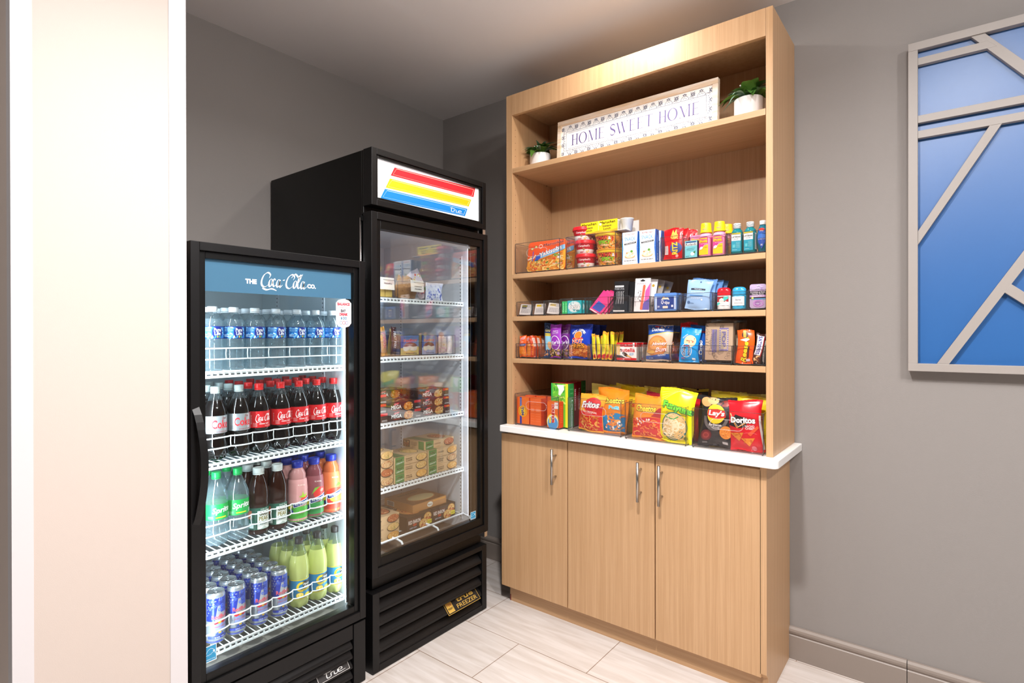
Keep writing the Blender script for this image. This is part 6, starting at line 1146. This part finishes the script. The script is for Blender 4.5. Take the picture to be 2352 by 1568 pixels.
# ================================================================ on the countertop
Z4 = .8775; YC = -.352
for lab, x0, x1, y in (('large clear bin of orange detergent and dryer sheet boxes', .846, 1.1, -.347), ('large clear bin, second from left, holding corn chip and puff bags', 1.146, 1.412, -.338), ('large clear bin, third from left, with bright yellow onion ring bag', 1.438, 1.70, -.349), ('large clear bin, rightmost, with black barbecue chip bag', 1.725, 1.985, -.3495)):
    bin_(lab, x0, x1, y, -.02, Z4, .152, True, group='large clear bins on the countertop')
S4 = Z4 + .0075
def tide(lab, x, y, front_, w=.072, h=.128, rz=0, col='#f26a1c'):
    dp = .042; mb = carton(w, dp, h, col); g = front(mb)
    if front_: g.rect(-w / 2, 0, w / 2, h, '#f67a1e').rect(-w / 2, 0, -w / 2 + .008, h, '#e85a14').rect(-w / 2 + .017, 0, -w / 2 + .029, h, '#3a3aa8').rect(-w / 2 + .018, h * .66, -w / 2 + .028, h * .97, '#6a80c8').ell(-w / 2 + .035, h * .48, .026, .027, '#f6d01c', 0, 28).ell(-w / 2 + .035, h * .48, .022, .023, '#f0702a', 0, 28).ell(-w / 2 + .035, h * .48, .018, .019, '#f6d01c', 0, 28).text('Tide', -w / 2 + .035, h * .48, .042, '#1c2a6c', h=.017, bold=.08, rot=-pi / 2 + .2, out='#ffffff', ow=.03)
    else: g.lines(-w * .35, h * .1, w * .35, h * .9, 9, '#f8946a', .12).rect(-w * .3, h * .5, w * .3, h * .62, '#f68a5a')
    side_r(mb, w).rect(0, 0, dp, h, '#d8441a').lines(.006, h * .2, dp - .006, h * .8, 12, '#c03414', .4); top(mb, h).rect(-w / 2, 0, w / 2, dp, '#f4743a')
    return on(T(mb.build('detergent_box'), lab, 'detergent box', 'orange detergent boxes'), x, y, S4, rz)
tide('orange detergent box with round yellow logo, leftmost', .888, -.338, 1); tide('orange detergent box turned sideways, second from left', .943, -.335, 0, .028); tide('orange detergent box turned sideways, third from left', .977, -.338, 0, .036)
for i in range(3): tide(f"orange detergent box in the rear row, {['left', 'middle', 'right'][i]}", .89 + .06 * i, -.285 + .01 * i, 0, .056, .132, 0, '#f0601c')
def bounce(lab, x, y, w, h, kind, dp=.05):
    mb = carton(w, dp, h, ['#ee6418', '#3ea83a', '#a81c24'][kind]); g = front(mb)
    if kind == 0:
        g.rect(-w / 2, 0, w / 2, h, '#f2701c').ell(-.002, .028, .034, .036, '#f4e04a', 0, 28).ell(-.002, .024, .031, .034, '#f8f4e8', 0, 28).ell(-.002, .02, .028, .032, '#4a9ad8', 0, 28).rect(-.022, .02, -.012, .048, '#f0dc3c').text('bounce', .003, h * .54, h * .7, '#d4281c', h=.022, bold=.08, rot=-pi / 2, out='#fbf4ec', ow=.09).rect(.008, h * .74, w / 2 - .004, h * .98, '#f8f0ee').text('34', .02, h * .88, .014, '#d83a24', h=.008, bold=.04)
    elif kind == 1:
        g.rect(-w / 2, 0, w / 2, h, '#6cc83a').rect(-w / 2, 0, -w / 2 + .008, h, '#2fae4a').rect(w / 2 - .014, 0, w / 2, h, '#e8e42c').bits(-.032, h * .55, .03, h * .98, 22, ['#8ade4a', '#3a9a34', '#c8f070', '#2a8a3a'], .006, .014, 'e', 4, .4).poly([(-.016, h * .97), (.024, h * .97), (.026, h * .86), (.004, h * .72), (-.006, h * .74), (-.004, h * .86)], '#f8fbf4').ring(.002, h * .52, .018, .018, .006, '#f08a3c').ring(.002, h * .52, .012, .012, .002, '#fbf4ec')
    else: g.rect(-w / 2, 0, w / 2, h, '#a8202a')
    gs = side_r(mb, w)
    if kind == 0: gs.rect(0, 0, dp, h, '#cc3418').lines(.008, .02, dp - .008, h - .02, 10, '#e86a44', .3)
    elif kind == 1: gs.rect(0, 0, dp, h, '#2a8a44').rect(0, 0, .012, h, '#3a9a4c').lines(.018, .03, dp - .006, h - .02, 8, '#56ac68', .3)
    else: gs.rect(0, 0, dp, h, '#8c1a26').text('bounce', dp / 2, h * .6, h * .5, '#f0dce0', h=.012, bold=.05, rot=-pi / 2)
    top(mb, h).rect(-w / 2, 0, w / 2, dp, ['#e8641c', '#b83434', '#9a1c24'][kind]); return on(T(mb.build('dryer_sheet_box'), lab, 'dryer sheet box', 'dryer sheet boxes'), x, y, S4 + (0 if kind < 2 else .0), 0)
bounce('orange dryer sheet box with sideways white lettering', 1.067, -.342, .066, .12, 0, .035); bounce('tall green and yellow dryer sheet box behind the orange one', 1.078, -.305, .094, .203, 1)
bounce('dark red dryer sheet box, nearer of two behind the green box', 1.088, -.248, .06, .204, 2, .035); bounce('dark red dryer sheet box, farther of two behind the green box', 1.084, -.206, .06, .206, 2, .035)
bounce('green dryer sheet box behind the dark red ones', 1.078, -.168, .07, .207, 1, .04)
YEL = ['#f4e018', '#e8d43c', '#ecd81c']
def chipb(lab, w, h, th, col, x, y, seed, draw=None, rz=0, rx=-5, ry=0, grp=None, wr=1.2, z=None, **kw): return bg('chip_bag', lab, 'chip bag', w, h, th, col, x, y, z if z is not None else S4 - .001, seed, grp, rz, rx, ry, draw, wr=wr, **kw)
def fritos(g, w, h):
    g.poly([(-w * .49, h * .04), (w * .49, h * .04), (w * .49, h * .62), (w * .2, h * .55), (-w * .49, h * .52)], '#d42420').poly([(w * .1, h * .56), (w * .49, h * .72), (w * .49, h * .58)], '#c41c20').ell(.008, h * .72, .044, .03, '#d4242c', .2, 28).text('Fritos', .0, h * .715, .092, '#ffffff', h=.03, bold=.09, shear=.15, rot=.06, out='#2a3470', ow=.04).text('The ORIGINAL', .004, h * .52, .078, '#f8ece4', h=.0085, bold=.04, rot=-.03).lines(-.02, h * .46, .02, h * .48, 1, '#f4d8c8').bits(-w * .4, h * .07, w * .42, h * .4, 40, ['#e89a3c', '#f0b458', '#d8822c', '#c8702a'], .008, .014, 'c', 6)
chipb('orange and red corn chip bag, front left of its bin', .128, .166, .042, '#f0a830', 1.246, -.312, 200, fritos, .02, -5, .06)
def puffs(g, w, h):
    g.poly([(-w * .48, h * .04), (w * .47, h * .04), (w * .47, h * .42), (w * .2, h * .46), (-w * .1, h * .40), (-w * .48, h * .3)], '#2488c8').text('Cheetos', .006, h * .72, .112, '#f8dc4c', h=.026, bold=.09, rot=.1, shear=.1, out='#1c1814', ow=.06).text('Puffs', .018, h * .57, .062, '#4ac8e8', h=.015, bold=.07, out='#f8f8f0', ow=.04).bits(-w * .05, h * .08, w * .44, h * .42, 26, ['#f0923a', '#f4a850', '#e87c24'], .010, .017, 'c', 8).bits(-w * .44, h * .08, w * .4, h * .35, 16, ['#e8f4fa', '#ffffff'], .004, .008, 'e', 3).ell(w * .34, h * .57, .012, .009, '#e87c24')
chipb('large orange and blue cheese puff bag, front right of its bin', .158, .196, .048, '#f08c1c', 1.338, -.285, 201, puffs, -.03, -5, .03)
def lays(g, w, h): g.ell(0, h * .6, w * .3, w * .3, '#e8c01c', 0, 24).text("Lay's", 0, h * .6, w * .5, '#d42420', h=.03, bold=.06).lines(-w * .3, h * .2, w * .3, h * .4, 5, '#b8a018')
chipb('pale yellow chip bag behind the corn chips, second bin', .15, .202, .04, '#ecd868', 1.268, -.228, 202, lays, 0, -6, .03, 'yellow chip bags'); chipb('bright yellow chip bag behind the cheese puffs, second bin', .16, .205, .05, '#f2dc14', 1.372, -.215, 203, lays, -.08, -6, .09, 'yellow chip bags'); chipb('yellow chip bag at the rear of the second bin', .15, .2, .045, '#e4d02c', 1.32, -.15, 204, lays, 0, -4, 0, 'yellow chip bags')
def crun(g, w, h):
    g.poly([(-w * .48, h * .04), (w * .48, h * .04), (w * .48, h * .5), (w * .1, h * .5), (-w * .48, h * .42)], '#d42a2c').poly([(w * .12, h * .52), (w * .48, h * .5), (w * .48, h * .76), (w * .3, h * .72)], '#a81c28').text('Cheetos', -.012, h * .69, .094, '#f8d23c', h=.028, bold=.1, rot=.05, out='#1c1814', ow=.06).text('CRUNCHY', .002, h * .57, .06, '#f07c1c', h=.008, bold=.06, shear=.3).bits(-w * .44, h * .08, w * .44, h * .44, 46, ['#f0823a', '#e8602a', '#f49a50'], .006, .013, 'c', 9).bits(-w * .4, h * .3, w * .1, h * .45, 8, ['#f8f4ec', '#e8e0d8'], .004, .007, 'e', 2)
chipb('orange and red crunchy cheese snack bag, left in third bin', .15, .18, .044, '#f0922a', 1.524, -.315, 205, crun, .03, -5, .05)
def fun(g, w, h):
    for k in range(5): g.line([(-w * .42, h * (.72 + .06 * k)), (w * (.1 + .05 * k), h * (.98))], .0012, '#f8f08c'); g.line([(-w * .45, h * (.05 + .05 * k)), (-w * (.2 - .03 * k), h * (.3 + .03 * k))], .001, '#f8f08c')
    g.text('Funyuns', .012, h * .63, .134, '#7ad43c', h=.036, bold=.1, rot=-.12, shear=.05, out='#1c7a44', ow=.05).poly([(-.05, h * .525), (-.045, h * .545), (.06, h * .55), (.062, h * .53)], '#f0c81c').text('ONION FLAVORED RINGS', .008, h * .537, .09, '#2a6a4c', h=.005, bold=.03).ell(.002, h * .30, .056, .055, '#1c6a70', 0, 36).ell(.002, h * .30, .052, .051, '#e8c88c', 0, 36).bits(-.034, h * .12, .038, h * .46, 26, ['#f4e0b0', '#f8ecc8', '#e0b878', '#ecd098'], .012, .021, 'o', 4).line([(-.038, h * .5), (-.03, h * .44), (0, h * .43), (.02, h * .49)], .004, '#3aa858').text('NET WT 1 1/4 OZ', -.03, h * .035, .05, '#4a5a20', h=.004).ell(.054, h * .1, .008, col='#6a6a20')
chipb('bright yellow onion ring bag with green lettering leaning in third bin', .156, .214, .05, '#f2e61a', 1.634, -.320, 206, fun, -.03, -7, .10, zig=True)
chipb('dark red chip bag behind the cheese snack bag', .14, .185, .04, '#a01424', 1.548, -.262, 207, lambda g, w, h: g.text('NACHO', .02, h * .56, .04, '#f4e8e4', h=.01, bold=.05).text('CHEESE', .02, h * .49, .042, '#f4e8e4', h=.01, bold=.05), 0, -6, .05, 'red chip bags'); chipb('pale yellow chip bag at the rear left of third bin', .15, .205, .045, '#e8d450', 1.525, -.19, 208, lays, .1, -5, -.03, 'yellow chip bags'); chipb('red corn chip bag standing behind the onion ring bag', .13, .17, .04, '#c82430', 1.655, -.235, 209, fritos, -.3, -4, 0, 'red chip bags')
chipb('dark chip bag with gold edge between the third and fourth bins', .12, .205, .03, '#241c1c', 1.655, -.15, 210, lambda g, w, h: g.rect(-w * .5, h * .93, w * .5, h * .99, '#d8c83c').rect(-w * .3, h * .87, w * .3, h * .9, '#a85a30'), .0, -8, 0, None)
def bbq(g, w, h):
    g.bits(-w * .45, h * .05, w * .45, h * .95, 12, ['#3a3636', '#161416'], .012, .03, 'e', 5, .5).ell(-.045, h * .88, .022, .018, '#e8a468', .3).ell(-.018, h * .92, .022, .014, '#f0b478', .1).ell(.03, h * .88, .022, .012, '#8a2c24', .2).bits(.012, h * .84, .05, h * .92, 10, ['#c84a34', '#3a2020'], .003, .006, 'e', 3).ring(-.006, h * .60, .05, .054, .012, '#6a6464', 180, 350)
    g.ell(-.006, h * .66, .036, .038, '#f2cc24', 0, 32).poly([(-.042, h * .66 - .006), (-.038, h * .66 + .016), (.0, h * .66 + .021), (.028, h * .66 + .015), (.034, h * .66 - .010), (0, h * .66 - .018), (-.03, h * .66 - .016)], '#d8281e').text("Lay's", -.004, h * .665, .064, '#ffffff', h=.027, bold=.08, shear=.12, out='#b01c18', ow=.02).text('Barbecue', -.004, h * .445, .05, '#f0ecea', h=.010, bold=.05).text('Flavored', .0, h * .40, .026, '#f0ecea', h=.006, bold=.02).ell(-.036, h * .22, .023, .021, '#6a2024', 0, 24).ell(-.036, h * .22, .017, .014, '#8a2c2c', .4).ring(-.036, h * .22, .012, .010, .003, '#a84840').ell(.04, h * .31, .023, .025, '#e08a34', .3, 24).bits(.026, h * .23, .054, h * .38, 12, ['#c86a24', '#f0a850'], .002, .005, 'e', 4).rect(.03, h * .07, .05, h * .12, '#b8b4b4').lines(-.05, h * .05, -.03, h * .09, 2, '#b8b4b4')
chipb('black barbecue chip bag with round yellow and red logo', .142, .192, .048, '#262224', 1.807, -.315, 211, bbq, .02, -5, .02)
def dor(g, w, h):
    g.poly([(-w * .46, h * .5), (-.03, h * .72), (.01, h * .64), (.012, h * .48), (-.02, h * .44)], '#1c1618').line([(-w * .42, h * .74), (-.026, h * .45), (.012, h * .56)], .0035, '#f0a040').line([(-w * .40, h * .74), (-.022, h * .47), (.010, h * .575)], .0015, '#fbf0dc').text('Doritos', -.002, h * .605, .092, '#ffffff', h=.023, bold=.09, rot=-.02, out='#1c1618', ow=.05).text('NACHO', .022, h * .49, .034, '#f8ecec', h=.0075, bold=.05).text('CHEESE', .024, h * .445, .038, '#f8ecec', h=.0075, bold=.05)
    for p in ([(-.058, h * .34), (-.004, h * .36), (-.026, h * .18)], [(-.018, h * .24), (.034, h * .27), (.010, h * .1)]): g.poly(p, '#e0882c')
    g.bits(-.05, h * .26, -.012, h * .34, 14, ['#f0a448', '#c86420'], .002, .004, 'e', 2).bits(-.008, h * .16, .022, h * .25, 12, ['#f0a448', '#c86420'], .002, .004, 'e', 3).poly([(.01, h * .34), (.05, h * .5), (.054, h * .46), (.02, h * .3)], '#e8582c').ring(.02, h * .33, .024, .007, .001, '#e8808c', 10, 170).ell(.026, h * .07, .009, col='#e07884').rect(w * .45, h * .05, w * .5, h * .7, '#e8e4e6')
chipb('red nacho tortilla chip bag beside the hutch right panel', .125, .188, .044, '#d41a28', 1.921, -.322, 212, dor, .04, -5, -.05)
chipb('yellow chip bag standing just behind the black barbecue bag', .142, .205, .045, '#ecd83c', 1.822, -.25, 213, lays, 0, -5, .02, 'yellow chip bags'); chipb('yellow chip bag behind the red tortilla chip bag, front one', .14, .195, .045, '#f0dc20', 1.935, -.262, 214, lays, .05, -5, 0, 'yellow chip bags'); chipb('pale yellow chip bag at the rear right of the last bin', .14, .2, .045, '#e8dc70', 1.915, -.19, 215, lays, -.05, -5, .03, 'yellow chip bags'); chipb('yellow chip bag at the rear left of the last bin', .14, .2, .045, '#e8d42c', 1.81, -.18, 216, lays, .05, -5, 0, 'yellow chip bags')
